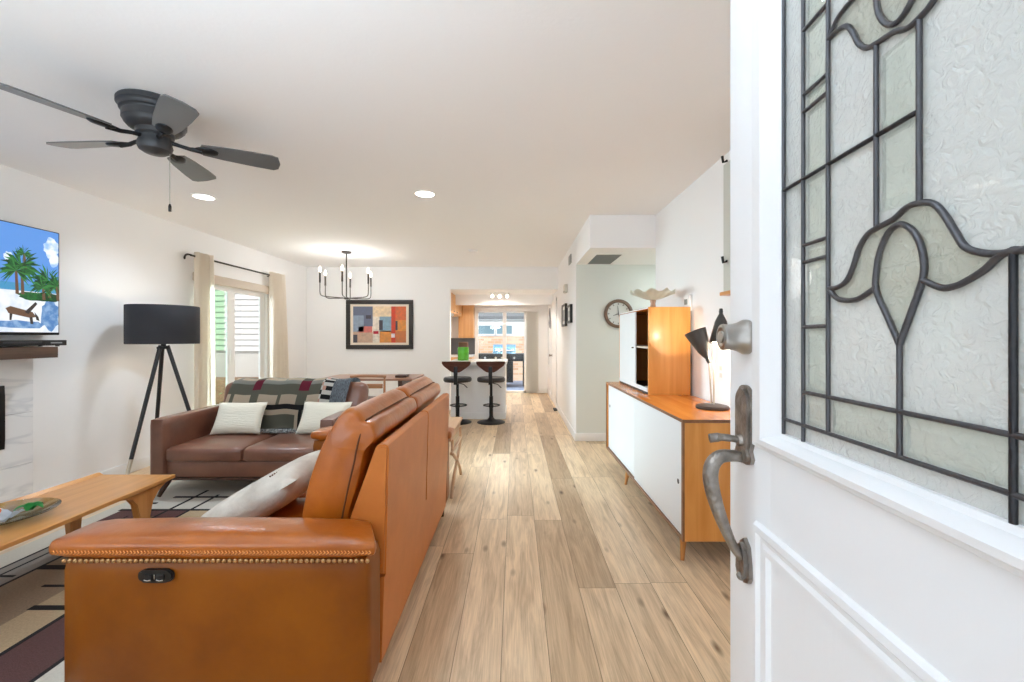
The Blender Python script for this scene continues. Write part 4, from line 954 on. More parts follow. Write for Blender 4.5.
# ------------------------------------------------------------------ chandelier
HXc, HYc = -2.45, 6.25
chd = thing('chandelier', (HXc, HYc, CE), 'black six arm candle chandelier over the dining table', 'chandelier')
b = B(); b.lathe([(0.07, CE), (0.07, CE-0.018), (0.05, CE-0.026), (0.0, CE-0.026)], (HXc, HYc, 0), 24); b.out('canopy', M['bronze'], chd)
b = B(); b.cyl((HXc, HYc, CE-0.02), (HXc, HYc, 1.87), 0.009, seg=10); b.ball((HXc, HYc, 1.862), 0.028, sc=(1.4, 1.4, 0.7)); b.out('stem', M['bronze'], chd)
for k in range(6):
    a = radians(43+60*k); R = 0.37
    f = lambda r, z: (HXc+r*cos(a), HYc+r*sin(a), z)
    b = B(); b.tube(smooth_pts([f(0.02, 1.865), f(0.2, 1.868), f(R-0.06, 1.872), f(R-0.012, 1.890), f(R, 1.935), f(R, 2.05), f(R, 2.07)], 4), 0.0065, 8); ar = b.out('arm', M['bronze'], chd)
    b = B(); b.cyl(f(R, 2.06), f(R, 2.205), 0.0125, seg=12); b.out('candle_sleeve', M['bronze'], ar)
    b = B(); p = f(R, 2.205); b.lathe([(0.006, 0), (0.014, 0.012), (0.020, 0.032), (0.015, 0.055), (0.004, 0.085), (0.0, 0.088)], p, 12); b.out('bulb', M['bulb'], ar)
lamp('chandelier_glow', 'POINT', (HXc, HYc, 2.10), 17, (0.96, 0.96, 0.96), radius=0.30)

# ------------------------------------------------------------------ picture on the dining wall
pc = thing('framed_picture', (-2.39, BW, 1.52), 'abstract patchwork picture in a black frame on the dining wall', 'picture')
PX0, PX1, PZ0, PZ1 = -2.985, -1.80, 1.085, 1.955; py_ = BW
b = B(); fw = 0.075
b.box((PX0, py_-0.035, PZ0), (PX1, py_-0.002, PZ0+fw), 0.006); b.box((PX0, py_-0.035, PZ1-fw), (PX1, py_-0.002, PZ1), 0.006); b.box((PX0, py_-0.035, PZ0+fw), (PX0+fw, py_-0.002, PZ1-fw), 0.006); b.box((PX1-fw, py_-0.035, PZ0+fw), (PX1, py_-0.002, PZ1-fw), 0.006)
b.out('frame', pmat('frame_black', (44, 38, 36), 0.5), pc)
B().box((PX0+0.07, py_-0.020, PZ0+0.07), (PX1-0.07, py_-0.004, PZ1-0.07)).out('mat_board', pmat('mat_cream', (238, 224, 206), 0.8), pc, flat=True)
ax0, ax1, az0, az1 = PX0+0.125, PX1-0.125, PZ0+0.115, PZ1-0.115
ac = [(108, 116, 140), (150, 168, 190), (224, 120, 110), (214, 176, 150), (244, 218, 180), (244, 232, 216), (140, 176, 196), (232, 150, 70), (216, 70, 44), (226, 112, 66), (206, 120, 70), (180, 24, 50), (70, 66, 76), (236, 226, 236)]
am = [pmat('paint_%d' % i, c, 0.7, var=0.35, vscale=22, rgb2=tuple(int(v*0.72+30) for v in c)) for i, c in enumerate(ac)]
b = B(); 
def art(u0, u1, v0, v1, mi, l=0): b.box((ax0+(ax1-ax0)*u0, py_-0.0215-0.0006*l, az0+(az1-az0)*v0), (ax0+(ax1-ax0)*u1, py_-0.019, az0+(az1-az0)*v1), mi=mi)
art(0, .37, .45, 1, 0); art(0, .2, .3, .75, 1, 1); art(.10, .36, .28, .45, 2, 1); art(0, .37, 0, .30, 3); art(0, .08, 0, .22, 12, 1); art(.37, .72, .72, 1, 4); art(.37, .5, 0, .72, 5); art(.5, .72, .3, .72, 6); art(.49, .56, .35, .62, 12, 1); art(.5, .72, 0, .33, 7); art(.38, .48, .24, .32, 11, 1)
art(.72, .80, 0, 1, 8, 1); art(.80, 1, .62, 1, 9); art(.80, 1, .32, .62, 7); art(.80, .84, .34, .6, 12, 1); art(.80, 1, 0, .32, 10); art(.72, .79, .14, .25, 13, 2); art(.24, .34, .66, .76, 12, 1)
b.out('canvas', am, pc, flat=True)

# ------------------------------------------------------------------ dining table and chairs
dt = thing('dining_table', (-2.05, 6.25, 0), 'walnut dining table behind the brown loveseat', 'table')
b = B(); b.rbox((-2.05, 6.25, 0.715), (1.30, 0.80, 0.03), 0.012, n=5); b.out('table_top', wood('table_walnut', (168, 122, 98), (140, 98, 76), 'X', 0.3), dt)
for x in (-2.50, -1.60):
    b = B(); b.box((x-0.03, 5.98, 0.62), (x+0.03, 6.52, 0.70), 0.006)
    b.out('apron', M['darkwood'], dt)
    for y in (6.0, 6.5):
        b = B(); b.cyl((x, y, 0.65), (x+(0.05 if x > -2 else -0.05), y+(0.04 if y > 6.2 else -0.04), 0.0), 0.034, 0.020, seg=12); b.out('leg', M['darkwood'], dt)
def make_chair():
    c = thing('dining_chair', (0, 0, 0), '', 'chair', world=False)
    b = B(); b.rbox((0, 0.02, 0.445), (0.44, 0.42, 0.035), 0.015, (0, 0, 0.006), n=4); b.out('seat', M['darkwood'], c)
    b = B(); b.tube(smooth_pts([(-0.235, -0.21, 0.775), (-0.12, -0.235, 0.785), (0, -0.242, 0.788), (0.12, -0.235, 0.785), (0.235, -0.21, 0.775)], 4), 0.017, 10); b.out('top_rail', M['chairwood'], c)
    for s in (-1, 1):
        b = B(); b.tube([(s*0.20, -0.20, 0.0), (s*0.205, -0.19, 0.44), (s*0.215, -0.215, 0.775)], [0.014, 0.018, 0.014], 10); b.out('rear_leg', M['chairwood'], c)
        b = B(); b.tube([(s*0.215, 0.215, 0.0), (s*0.19, 0.19, 0.44)], [0.013, 0.018], 10); b.out('front_leg', M['chairwood'], c)
    b = B(); b.box((-0.19, -0.222, 0.62), (0.19, -0.198, 0.68), 0.006); b.out('back_slat', M['chairwood'], c)
    return c
c1 = make_chair(); c1.location = (-1.94, 5.90, 0.0); tag(c1, 'wooden dining chair with its back toward the loveseat')
b = B(); b.box((-1.68, 6.02, 0.731), (-1.52, 6.20, 0.765), 0.006); tag(b.out('napkin_box', M['darkwood'], None), 'small dark box lying on the end of the dining table', 'box')

# ------------------------------------------------------------------ side table behind the sofa
sd = thing('side_table', (-0.80, 3.75, 0), 'small light wood side table with curved legs past the end of the tan sofa', 'table')
b = B(); b.rbox((-0.775, 3.765, 0.53), (0.56, 0.66, 0.028), 0.010, n=4); b.out('table_top', M['paleoak'], sd)
b = B(); b.box((-1.02, 3.47, 0.455), (-0.515, 4.06, 0.516), 0.004); b.out('drawer_box', M['paleoak'], sd)
for x in (-1.03, -0.512):
    b = B(); b.tube([(x, 3.45, 0.362), (x, 4.10, 0.362)], 0.013, 10); b.tube([(x, 3.52, 0.362), (x, 3.52, 0.46)], 0.012, 8); b.tube([(x, 4.02, 0.362), (x, 4.02, 0.46)], 0.012, 8); b.out('side_rail', M['paleoak'], sd)
    for p in ([(x, 3.50, 0.35), (x, 3.62, 0.30), (x, 3.78, 0.22), (x, 3.95, 0.12), (x, 4.07, 0.0)], [(x, 4.05, 0.35), (x, 3.93, 0.28), (x, 3.76, 0.20), (x, 3.58, 0.11), (x, 3.46, 0.0)]):
        b = B(); b.tube(smooth_pts(p, 5), 0.014, 10); b.out('leg', M['paleoak'], sd)

# ------------------------------------------------------------------ sideboard, hutch and what stands there
sb = thing('sideboard', (1.18, 3.4, 0), 'long honey wood sideboard with white sliding doors', 'sideboard')
X0, X1, Y0, Y1, Z0, Z1 = 0.945, 1.412, 2.42, 4.46, 0.148, 0.835
b = B(); b.box((X0, Y0+0.0, Z1-0.020), (X1, Y1, Z1), 0.002); b.out('top', M['honeytop'], sb)
b = B(); b.box((X0-0.002, Y0-0.001, Z1-0.019), (X0+0.010, Y1+0.001, Z1-0.001)); b.box((X0-0.002, Y0+0.018, Z0), (X0+0.010, Y1-0.018, Z0+0.02)); b.box((X0-0.002, Y0-0.0005, Z0), (X0+0.010, Y0+0.019, Z1-0.02)); b.box((X0-0.002, Y1-0.018, Z0), (X0+0.010, Y1+0.0005, Z1-0.02)); b.box((X0+0.01, Y0-0.001, Z1-0.019), (X1, Y0+0.004, Z1-0.001)); b.out('edge_banding', M['edge'], sb)
for y in (Y0, Y1-0.02):
    b = B(); b.box((X0+0.004, y, Z0), (X1, y+0.02, Z1-0.0205), 0.001); b.out('side_panel', M['honey'], sb)
b = B(); b.box((X0+0.004, Y0+0.02, Z0), (X1, Y1-0.02, Z0+0.02)); b.box((X1-0.012, Y0+0.02, Z0+0.02), (X1, Y1-0.02, Z1-0.02)); b.out('carcass', M['edge'], sb)
ym = 3.40
for y0, y1, xo, hole in ((Y0+0.021, ym+0.03, 0.006, Y0+0.085), (ym-0.02, Y1-0.021, 0.020, Y1-0.09)):
    b = B(); b.box((X0+xo, y0, Z0+0.021), (X0+xo+0.012, y1, Z1-0.021), 0.001); dr = b.out('door', M['whitelam'], sb)
    b = B(); b.lathe([(0.0, 0.0), (0.015, 0.0), (0.015, 0.0012), (0.0, 0.0012)], seg=18, mat=Matrix.Translation((X0+xo-0.0002, hole, 0.46 if hole < 3 else 0.60)) @ Matrix.Rotation(radians(-90), 4, 'Y')); tag(b.out('finger_hole', M['blackpl'], dr), 'black finger hole')
for x, y, dy in ((X0+0.05, Y0+0.12, -0.035), (X0+0.05, 3.77, 0.02), (X1-0.06, Y0+0.12, -0.035), (X1-0.06, 3.77, 0.02)):
    b = B(); b.cyl((x, y, Z0), (x-0.02 if x < 1.2 else x, y+dy, 0.0), 0.023, 0.011, seg=14); b.out('leg', M['oakz'], sb)
ht = thing('hutch_cabinet', (1.24, 3.92, Z1), 'small honey wood cabinet with white door standing on the sideboard', 'cabinet')
x0, x1, y0, y1, z0, z1 = 1.072, 1.408, 3.45, 4.42, Z1+0.001, 1.542
b = B(); b.box((x0, y0, z0), (x1, y0+0.018, z1), 0.001); b.out('side_panel', M['honey'], ht)
b = B(); b.box((x0, y1-0.018, z0), (x1, y1, z1), 0.001); b.out('side_panel', M['honey'], ht)
b = B(); b.box((x0, y0+0.018, z1-0.016), (x1, y1-0.018, z1), 0.001); b.out('top', M['honeytop'], ht)
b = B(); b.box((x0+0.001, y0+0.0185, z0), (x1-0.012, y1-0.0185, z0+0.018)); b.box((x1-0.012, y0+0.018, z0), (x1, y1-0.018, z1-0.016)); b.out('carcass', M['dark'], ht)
b = B(); b.box((x0-0.003, y0+0.016, z1-0.012), (x0+0.004, y1, z1-0.002)); b.out('top_rail', M['whitelam'], ht)
b = B(); b.box((x0-0.003, y0+0.02, z0+0.018), (x0+0.010, y1-0.02, z0+0.05)); b.out('bottom_rail', M['whitelam'], ht)
b = B(); b.box((x0+0.012, y0+0.02, 1.205), (x1-0.014, y1-0.02, 1.221)); b.out('shelf', M['pale'], ht)
b = B(); b.box((x0-0.001, 3.83, z0+0.05), (x0+0.011, y1-0.022, z1-0.018), 0.001); dr = b.out('door', M['whitelam'], ht)
b = B(); b.cyl((x0-0.001, 3.885, 1.205), (x0-0.018, 3.885, 1.205), 0.006, seg=10); b.out('knob', M['black'], dr)
b = B(); b.box((x0+0.03, 3.53, z0+0.0185), (x0+0.13, 3.66, z0+0.048), 0.003); tag(b.out('white_box', M['whitelam'], None), 'small white box lying inside the open side of the hutch cabinet', 'box')
# scalloped glass bowl
bw = thing('scalloped_bowl', (1.20, 3.74, 1.543), 'scalloped milky glass pedestal bowl on top of the hutch cabinet', 'bowl')
b = B(); sg = 72; rows = []
for r, z in ((0.022, 0.055), (0.06, 0.062), (0.11, 0.078), (0.155, 0.096), (0.182, 0.106), (0.184, 0.110), (0.155, 0.102), (0.11, 0.084), (0.06, 0.068), (0.02, 0.062)):
    rows.append([(1.20+r*(1+0.05*(r/0.18)**2*cos(9*2*pi*k/sg))*cos(2*pi*k/sg), 3.74+r*(1+0.05*(r/0.18)**2*cos(9*2*pi*k/sg))*sin(2*pi*k/sg), 1.543+z*1.38+0.014*(r/0.18)**3*sin(9*2*pi*k/sg)) for k in range(sg)])
vs = b.grid_faces(rows, 0, closed_u=True); b.cap(vs[0]); b.cap(vs[-1]); b.out('bowl', M['milk'], bw, ang=60)
b = B(); b.lathe([(0.042, 0.0), (0.042, 0.006), (0.024, 0.020), (0.020, 0.045), (0.026, 0.078), (0.0, 0.079)], (1.20, 3.74, 1.543), 24); tag(b.out('foot', pmat('peach_glass', (206, 168, 140), 0.25), bw), 'peach glass foot')
# twin desk lamp
TLX, TLY, TLZ = 1.285, 2.80, Z1
tl = thing('desk_lamp', (TLX, TLY, TLZ), 'grey twin cone desk lamp, one shade lit, on the sideboard', 'lamp')
b = B(); b.lathe([(0.0, 0.001), (0.100, 0.001), (0.102, 0.010), (0.095, 0.020), (0.060, 0.028), (0.0, 0.030)], (TLX, TLY, TLZ), 32); b.out('base', pmat('lamp_base_brown', (78, 66, 60), 0.4, 0.4), tl)
b = B(); b.tube([(TLX-0.005, TLY, TLZ+0.028), (TLX-0.022, TLY+0.02, TLZ+0.46), (TLX-0.040, TLY+0.02, TLZ+0.53)], 0.0055, 8); b.out('stem', M['pale'], tl)
b = B(); b.tube([(TLX+0.005, TLY-0.01, TLZ+0.028), (TLX+0.022, TLY+0.03, TLZ+0.40), (TLX+0.055, TLY+0.02, TLZ+0.56)], 0.0055, 8); b.out('stem', M['pale'], tl)
gshade = pmat('lamp_shade_grey', (88, 86, 84), 0.4, 0.5)
def cone(c, d, name, k=1.0):
    d = Vector(d).normalized(); q = Vector((0, 0, 1)).rotation_difference(d).to_matrix().to_4x4()
    mt = Matrix.Translation(c) @ q
    b = B(); b.lathe([(0.0, -0.125), (0.010, -0.124), (0.013, -0.105), (0.012, -0.09), (0.024, -0.066), (0.036, -0.04), (0.070, 0.10), (0.068, 0.101), (0.034, -0.036), (0.0, -0.045)], seg=32, mat=mt)
    s = b.out(name, gshade, tl, ang=40)
    b = B(); b.lathe([(r*k, z*k-0.02*(1-k)) for r, z in ((0.013, -0.04), (0.018, -0.01), (0.040, 0.03), (0.050, 0.07), (0.050, 0.10), (0.036, 0.128), (0.0, 0.138))], seg=20, mat=mt); return s, b
s1, bb = cone((1.213, 2.80, 1.246), (-0.32, 0.22, 0.92), 'lamp_shade', 0.6); bb.out('bulb', M['milk'], s1)
s2, bb = cone((1.340, 2.80, 1.362), (-0.06, -0.10, -0.99), 'lamp_shade'); bb.out('bulb', M['bulb'], s2)
lamp('desk_lamp_bulb', 'POINT', (1.325, 2.775, 1.175), 2.2, (1.0, 0.84, 0.66), radius=0.045)
lamp('desk_lamp_upper_bulb', 'SPOT', (1.225, 2.845, 1.36), 13, (1.0, 0.90, 0.74), (radians(92), 0, radians(-5)), radius=0.02).data.spot_size = radians(44)
# thermostat, outlet, hanging panel on the right wall
b = B(); b.rbox((RW-0.014, 3.53, 1.575), (0.026, 0.115, 0.135), 0.008, n=3); t = b.out('thermostat', M['trim'], None); tag(t, 'white thermostat on the wall above the sideboard', 'thermostat')
b = B(); b.box((RW-0.029, 3.50, 1.565), (RW-0.0265, 3.56, 1.61)); b.out('display', pmat('lcd_grey', (120, 124, 120), 0.3), t)
b = B(); b.rbox((RW-0.004, 2.97, 1.06), (0.007, 0.075, 0.118), 0.003, n=2); t = b.out('wall_outlet', M['trim'], None); tag(t, 'white electrical outlet on the wall behind the desk lamp', 'outlet')
b = B(); b.box((RW-0.009, 2.952, 1.07), (RW-0.0073, 2.988, 1.10)); b.box((RW-0.009, 2.952, 1.02), (RW-0.0073, 2.988, 1.05)); b.out('socket', pmat('outlet_ivory', (214, 214, 208), 0.4), t)
wp = thing('wall_panel', (RW, 2.6, 2.0), 'pale grey panel on the wall above the desk lamp, mostly hidden by the open door', 'wall panel')
b = B(); b.box((RW-0.035, 2.25, 1.60), (RW-0.001, 2.88, 2.45), 0.004); b.out('board', pmat('panel_grey', (206, 208, 200), 0.5), wp)
b = B(); b.box((RW-0.060, 2.25, 1.575), (RW-0.001, 2.88, 1.599), 0.003); b.out('ledge', M['oak'], wp)
for z in (2.46, 1.80):
    b = B(); b.tube([(RW-0.034, 2.83, z), (RW-0.06, 2.83, z-0.01), (RW-0.066, 2.83, z+0.03)], 0.009, 8); b.out('hook', M['black'], wp)

# ------------------------------------------------------------------ hall: clock, vent, frames, small wall boxes
ck = thing('wall_clock', (1.29, HY, 1.59), 'round wooden wall clock behind the hutch cabinet', 'clock')
mt = Matrix.Translation((1.29, HY, 1.59)) @ Matrix.Rotation(radians(90), 4, 'X')
b = B(); sg = 40
b.grid_faces([[mt @ Vector((r*cos(2*pi*k/sg), r*sin(2*pi*k/sg), z)) for k in range(sg)] for r, z in ((0.180, 0.0), (0.180, 0.028), (0.172, 0.034), (0.146, 0.034), (0.140, 0.026), (0.140, 0.0))], 0, closed_u=True, closed_v=True); b.out('rim', M['clockwood'], ck)
b = B(); b.lathe([(0.0, 0.001), (0.141, 0.001), (0.141, 0.008), (0.0, 0.008)], seg=40, mat=mt); b.out('face', M['clockface'], ck)
b = B()
for a, l in ((200, 0.07), (95, 0.10), (290, 0.09)):
    a = radians(a); b.tube([mt @ Vector((0, 0, 0.012)), mt @ Vector((l*cos(a), l*sin(a), 0.012))], [0.006, 0.003], 6)
b.out('hands', pmat('hand_grey', (120, 118, 114), 0.5), ck)
b = B()
for k in range(12):
    a = radians(30*k); b.box((-0.006, 0.112, 0.008), (0.006, 0.132, 0.010), mat=mt @ Matrix.Rotation(a, 4, 'Z'))
b.out('hour_marks', pmat('mark_grey', (132, 130, 126), 0.5), ck)
gv = thing('ceiling_vent', (1.04, 5.0, SZ), 'grey return air grille under the soffit', 'vent')
b = B(); vx0, vx1, vy0, vy1 = 0.865, 1.195, 4.66, 5.33
b.box((vx0, vy0, SZ-0.008), (vx1, vy0+0.025, SZ)); b.box((vx0, vy1-0.025, SZ-0.008), (vx1, vy1, SZ)); b.box((vx0, vy0+0.025, SZ-0.008), (vx0+0.025, vy1-0.025, SZ)); b.box((vx1-0.025, vy0+0.025, SZ-0.008), (vx1, vy1-0.025, SZ)); b.out('frame', M['trim'], gv)
b = B(); b.box((vx0+0.025, vy0+0.025, SZ-0.0015), (vx1-0.025, vy1-0.025, SZ-0.0005), mi=1)
y = vy0+0.03
while y < vy1-0.03: b.box((vx0+0.025, y, SZ-0.007), (vx1-0.025, y+0.008, SZ-0.0016)); y += 0.017
b.out('grille', [M['grille'], M['grilledark']], gv, flat=True)
fm = pmat('photo_mat_white', (240, 240, 238), 0.6); ph = pmat('photo_grey', (180, 182, 184), 0.5, var=0.3, vscale=9)
for y0, y1, z0, z1, lab in ((5.68, 6.05, 1.49, 1.735, 'small black framed photo on the hall wall, nearer the corner'), (6.25, 6.72, 1.46, 1.79, 'black framed photo on the hall wall, nearer the kitchen')):
    f = thing('photo_frame', (HX, (y0+y1)/2, (z0+z1)/2), lab, 'picture', 'black photo frames on the hall wall')
    b = B(); w = 0.03; xx0, xx1 = HX-0.035, HX-0.001
    b.box((xx0, y0, z0), (xx1, y0+w, z1)); b.box((xx0, y1-w, z0), (xx1, y1, z1)); b.box((xx0, y0+w, z0), (xx1, y1-w, z0+w)); b.box((xx0, y0+w, z1-w), (xx1, y1-w, z1)); b.out('frame', M['blackpl'], f)
    B().box((HX-0.022, y0+w, z0+w), (HX-0.002, y1-w, z1-w)).out('mat_board', fm, f, flat=True)
    B().box((HX-0.0235, y0+w+0.06, z0+w+0.05), (HX-0.022, y1-w-0.06, z1-w-0.05)).out('photo', ph, f, flat=True)
b = B(); b.rbox((HX-0.024, 6.30, 2.005), (0.046, 0.20, 0.125), 0.012, n=3); t = b.out('door_chime', pmat('chime_ivory', (222, 218, 208), 0.5), None); tag(t, 'ivory door chime box high on the hall wall', 'chime')
b = B(); b.box((HX-0.0485, 6.23, 1.955), (HX-0.0465, 6.37, 1.97)); b.out('slot', M['grille'], t)
b = B(); b.rbox((HX-0.008, 5.90, 2.36), (0.014, 0.24, 0.12), 0.004, n=2); tag(b.out('wall_vent', M['grille'], None), 'small grey wall grille just under the ceiling by the hall', 'vent')
b = B()
for s in (-1, 1):
    b.tube(smooth_pts([(HX-0.03, 9.02+s*0.03, 1.50), (HX-0.035, 9.02+s*0.10, 1.60), (HX-0.03, 9.02+s*0.03, 1.70), (HX-0.035, 9.02+s*0.11, 1.80), (HX-0.03, 9.02, 1.90)], 5), 0.012, 8)
b.tube([(HX-0.012, 9.02, 1.47), (HX-0.03, 9.02, 1.90)], 0.010, 8)
tag(b.out('scroll_decoration', pmat('scroll_grey', (150, 152, 156), 0.4, 0.5), None), 'grey metal scroll decoration on the hall wall past the inner door', 'wall decoration')
b = B(); b.box((HX-0.022, 9.25, 0.65), (HX-0.001, 9.75, 1.85), 0.004); wb = b.out('wall_board', M['trim'], None); tag(wb, 'tall white framed board on the wall beside the vertical blinds', 'board')
b = B(); b.box((HX-0.024, 9.30, 0.70), (HX-0.0222, 9.70, 1.80)); b.out('face', M['whitelam'], wb)
b = B(); b.box((HX-0.075, 7.55, 0.0), (HX-0.016, 7.78, 0.02), 0.003); tag(b.out('floor_register', M['grilledark'], None), 'small dark register on the floor by the inner door', 'vent')

# ------------------------------------------------------------------ kitchen
pn = thing('kitchen_peninsula', (-0.58, 7.2, 0), 'white breakfast bar with white counter in front of the kitchen', 'counter')
PX = -0.127
b = B(); b.box((-1.02, 6.82, 0), (PX-0.03, 7.60, 0.868)); b.out('body', M['wall'], pn, flat=True)
b = B(); b.box((-1.02, 6.808, 0), (PX-0.03, 6.822, 0.10), 0.003); b.box((PX-0.032, 6.808, 0), (PX-0.018, 7.60, 0.10), 0.003); b.out('kick_board', M['trim'], pn)
b = B(); b.box((-1.05, 6.68, 0.870), (PX, 7.60, 0.912), 0.004); b.out('countertop', M['counter'], pn)
cy0 = thing('kitchen_base_cabinet', (-1.2, 9.6, 0), 'low kitchen cabinet and worktop below the grey backsplash', 'cabinet')
b = B(); b.box((-1.475, 9.36, 0), (-0.94, 9.965, 0.86), 0.002); b.out('body', M['cab'], cy0)
b = B(); b.box((-1.475, 9.33, 0.862), (-0.93, 9.965, 0.90), 0.003); b.out('worktop', M['counter'], cy0)
b = B(); b.box((-1.50, 9.966, 0.90), (-0.93, 9.979, 1.275)); t = b.out('backsplash', M['splash'], None, flat=True); tag(t, 'dark grey backsplash under the tall maple wall cabinet', 'backsplash')
b = B(); b.rbox((-1.13, 9.962, 1.12), (0.07, 0.007, 0.115), 0.003, n=2); tag(b.out('switch_plate', M['trim'], None), 'white switch plate on the grey backsplash', 'switch')
uc = thing('wall_cabinet', (-1.1, 9.8, 1.3), 'tall maple wall cabinet beside the patio door', 'cabinet')
b = B(); b.box((-1.27, 9.66, 1.278), (-0.935, 9.978, 2.10), 0.002); b.out('body', M['cab'], uc)
b = B(); b.box((-1.262, 9.641, 1.286), (-1.02, 9.659, 2.09), 0.003); b.out('door', M['cab'], uc)
sc_ = thing('wall_cabinet', (-1.35, 8.7, 1.75), 'row of maple wall cabinets on the kitchen side wall', 'cabinet')
b = B(); b.box((-1.495, 7.86, 1.75), (-1.205, 9.62, 2.14), 0.002); b.out('body', M['cab'], sc_)
for k in range(4):
    y0 = 7.87+0.437*k; b = B(); b.box((-1.204, y0, 1.757), (-1.188, y0+0.425, 2.13), 0.002); dr = b.out('door', M['cab'], sc_)
    b = B(); b.cyl((-1.188, y0+0.05, 1.80), (-1.168, y0+0.05, 1.80), 0.010, seg=10); b.out('knob', M['steel'], dr)
b = B(); b.prism([(-1.19, 1.749), (-1.49, 1.749), (-1.49, 1.70), (-1.21, 1.70)], lambda u, v, w: (u, w, v), 7.88, 8.40); tag(b.out('range_hood', M['grille'], None), 'slim grey range hood under the side wall cabinets', 'range hood')
tr = thing('track_light', (-0.30, 8.15, KC), 'track light with three lit heads on the kitchen ceiling', 'light')
b = B(); b.box((-0.50, 8.13, KC-0.022), (-0.10, 8.17, KC-0.001), 0.004); b.out('track', M['trim'], tr)
for x in (-0.44, -0.30, -0.16):
    b = B(); b.cyl((x, 8.15, KC-0.022), (x, 8.14, KC-0.05), 0.008, seg=8); b.cyl((x, 8.16, KC-0.045), (x+0.01, 8.09, KC-0.080), 0.028, 0.036, seg=16); h = b.out('spot_head', M['trim'], tr)
    b = B(); b.lathe([(0.0, 0.0), (0.032, 0.0), (0.024, 0.010), (0.0, 0.014)], seg=16, mat=Matrix.Translation((x+0.01, 8.0905, KC-0.080)) @ Matrix.Rotation(radians(116), 4, 'X')); b.out('bulb', M['bulb'], h)
lamp('track_light_glow', 'SPOT', (-0.30, 8.08, KC-0.12), 55, (1.0, 0.93, 0.84), (radians(10), 0, 0), radius=0.08).data.spot_size = radians(160)
vb = thing('vertical_blinds', (0.36, 9.9, 1.0), 'stack of white vertical blinds beside the patio door', 'blinds')
b = B(); b.box((-0.92, 9.88, 1.885), (0.56, 9.96, 1.975), 0.006); b.out('head_rail', M['trim'], vb)
b = B()
for k in range(12):
    x = 0.275+0.022*k; a = radians(62)
    dx, dy = 0.045*cos(a), 0.045*sin(a)
    b.prism([(x-dx, 9.915-dy), (x+dx, 9.915+dy), (x+dx+0.004, 9.915+dy), (x-dx+0.004, 9.915-dy)], lambda u, v, w: (u, v, w), 0.03, 1.885)
b.out('slats', cloth('blind_vane', (250, 249, 246), 0.35), vb, flat=True)
jr = thing('green_jar', (-0.86, 7.15, 0.913), 'bright green jar with brown lid on the breakfast bar', 'jar')
b = B(); b.lathe([(0.0, 0.0), (0.085, 0.0), (0.092, 0.01), (0.095, 0.20), (0.088, 0.22), (0.0, 0.22)], (-0.86, 7.15, 0.913), 28); b.out('body', M['green'], jr)
b = B(); b.lathe([(0.0, 0.22), (0.082, 0.22), (0.082, 0.295), (0.075, 0.302), (0.0, 0.302)], (-0.86, 7.15, 0.913), 24); b.out('lid', pmat('lid_brown', (110, 78, 52), 0.6), jr)
def make_stool():
    s = thing('bar_stool', (0, 0, 0), '', 'stool', 'adjustable bar stools at the breakfast bar', world=False)
    b = B(); b.lathe([(0.0, 0.0), (0.212, 0.0), (0.215, 0.006), (0.20, 0.014), (0.13, 0.026), (0.06, 0.046), (0.036, 0.075), (0.030, 0.10), (0.0, 0.10)], seg=40); b.out('base', M['black'], s)
    b = B(); b.cyl((0, 0, 0.09), (0, 0, 0.40), 0.029, seg=20); b.cyl((0, 0, 0.38), (0, 0, 0.615), 0.021, seg=16); b.out('column', M['black'], s)
    b = B(); pts = [(0.14*sin(t), 0.02-0.155*cos(t)*0.9+0.10, 0.245) for t in [radians(-150+300*i/20) for i in range(21)]]; pts = [(0, 0.027, 0.245)] + [(0.125*sin(t)*1.0, 0.115-0.115*cos(t), 0.245) for t in [radians(15+330*i/24) for i in range(25)]] + [(0, 0.027, 0.245)]; b.tube(pts, 0.009, 8); b.lathe([(0.03, 0.225), (0.036, 0.23), (0.036, 0.262), (0.03, 0.267)], seg=18); b.out('footrest', M['black'], s)
    b = B(); b.lathe([(0.0, 0.612), (0.14, 0.614), (0.20, 0.622), (0.214, 0.640), (0.214, 0.668), (0.20, 0.688), (0.15, 0.694), (0.0, 0.688)], seg=40); b.out('seat', M['seatblack'], s)
    b = B(); b.tube([(0.02, -0.02, 0.60), (0.10, -0.05, 0.585), (0.155, -0.07, 0.535)], [0.006, 0.006, 0.007], 8); b.out('lever', M['black'], s)
    b = B(); b.box((-0.028, -0.225, 0.60), (0.028, -0.205, 0.86), 0.006); b.box((-0.028, -0.225, 0.595), (0.028, -0.03, 0.612), 0.004); b.out('back_post', M['black'], s)
    out = [(-0.215, 0.955), (-0.212, 0.92), (-0.16, 0.86), (-0.09, 0.80), (-0.05, 0.788), (0.05, 0.788), (0.09, 0.80), (0.16, 0.86), (0.212, 0.92), (0.215, 0.955), (0.20, 0.962), (0.10, 0.957), (0, 0.954), (-0.10, 0.957), (-0.20, 0.962)]
    b = B(); n0 = len(b.bm.faces)
    cv = lambda u: -0.196+1.2*u*u
    # curved plywood shell, as a grid clipped to the wing outline
    cols_ = [-0.215+0.43*i/24 for i in range(25)]
    def lowz(u):
        u = abs(u); pts = [(0, 0.772), (0.05, 0.776), (0.085, 0.793), (0.13, 0.826), (0.18, 0.862), (0.205, 0.885), (0.216, 0.905)]
        for (a0, z0_), (a1, z1_) in zip(pts, pts[1:]):
            if u <= a1: return z0_+(z1_-z0_)*(u-a0)/(a1-a0)
        return 0.905
    b.grid_faces([[(u, cv(u)-0.002, lowz(u)+(0.938-0.2*u*u*abs(u)*2-lowz(u))*t) for u in cols_] for t in (0, 0.33, 0.66, 1)]); bmesh.ops.solidify(b.bm, geom=b.bm.faces[:], thickness=0.014)
    b.out('backrest', M['walnut'], s, ang=50)
    return s
s1 = make_stool(); s1.location = (-0.875, 6.55, 0); tag(s1, 'walnut backed black bar stool in front of the green jar')
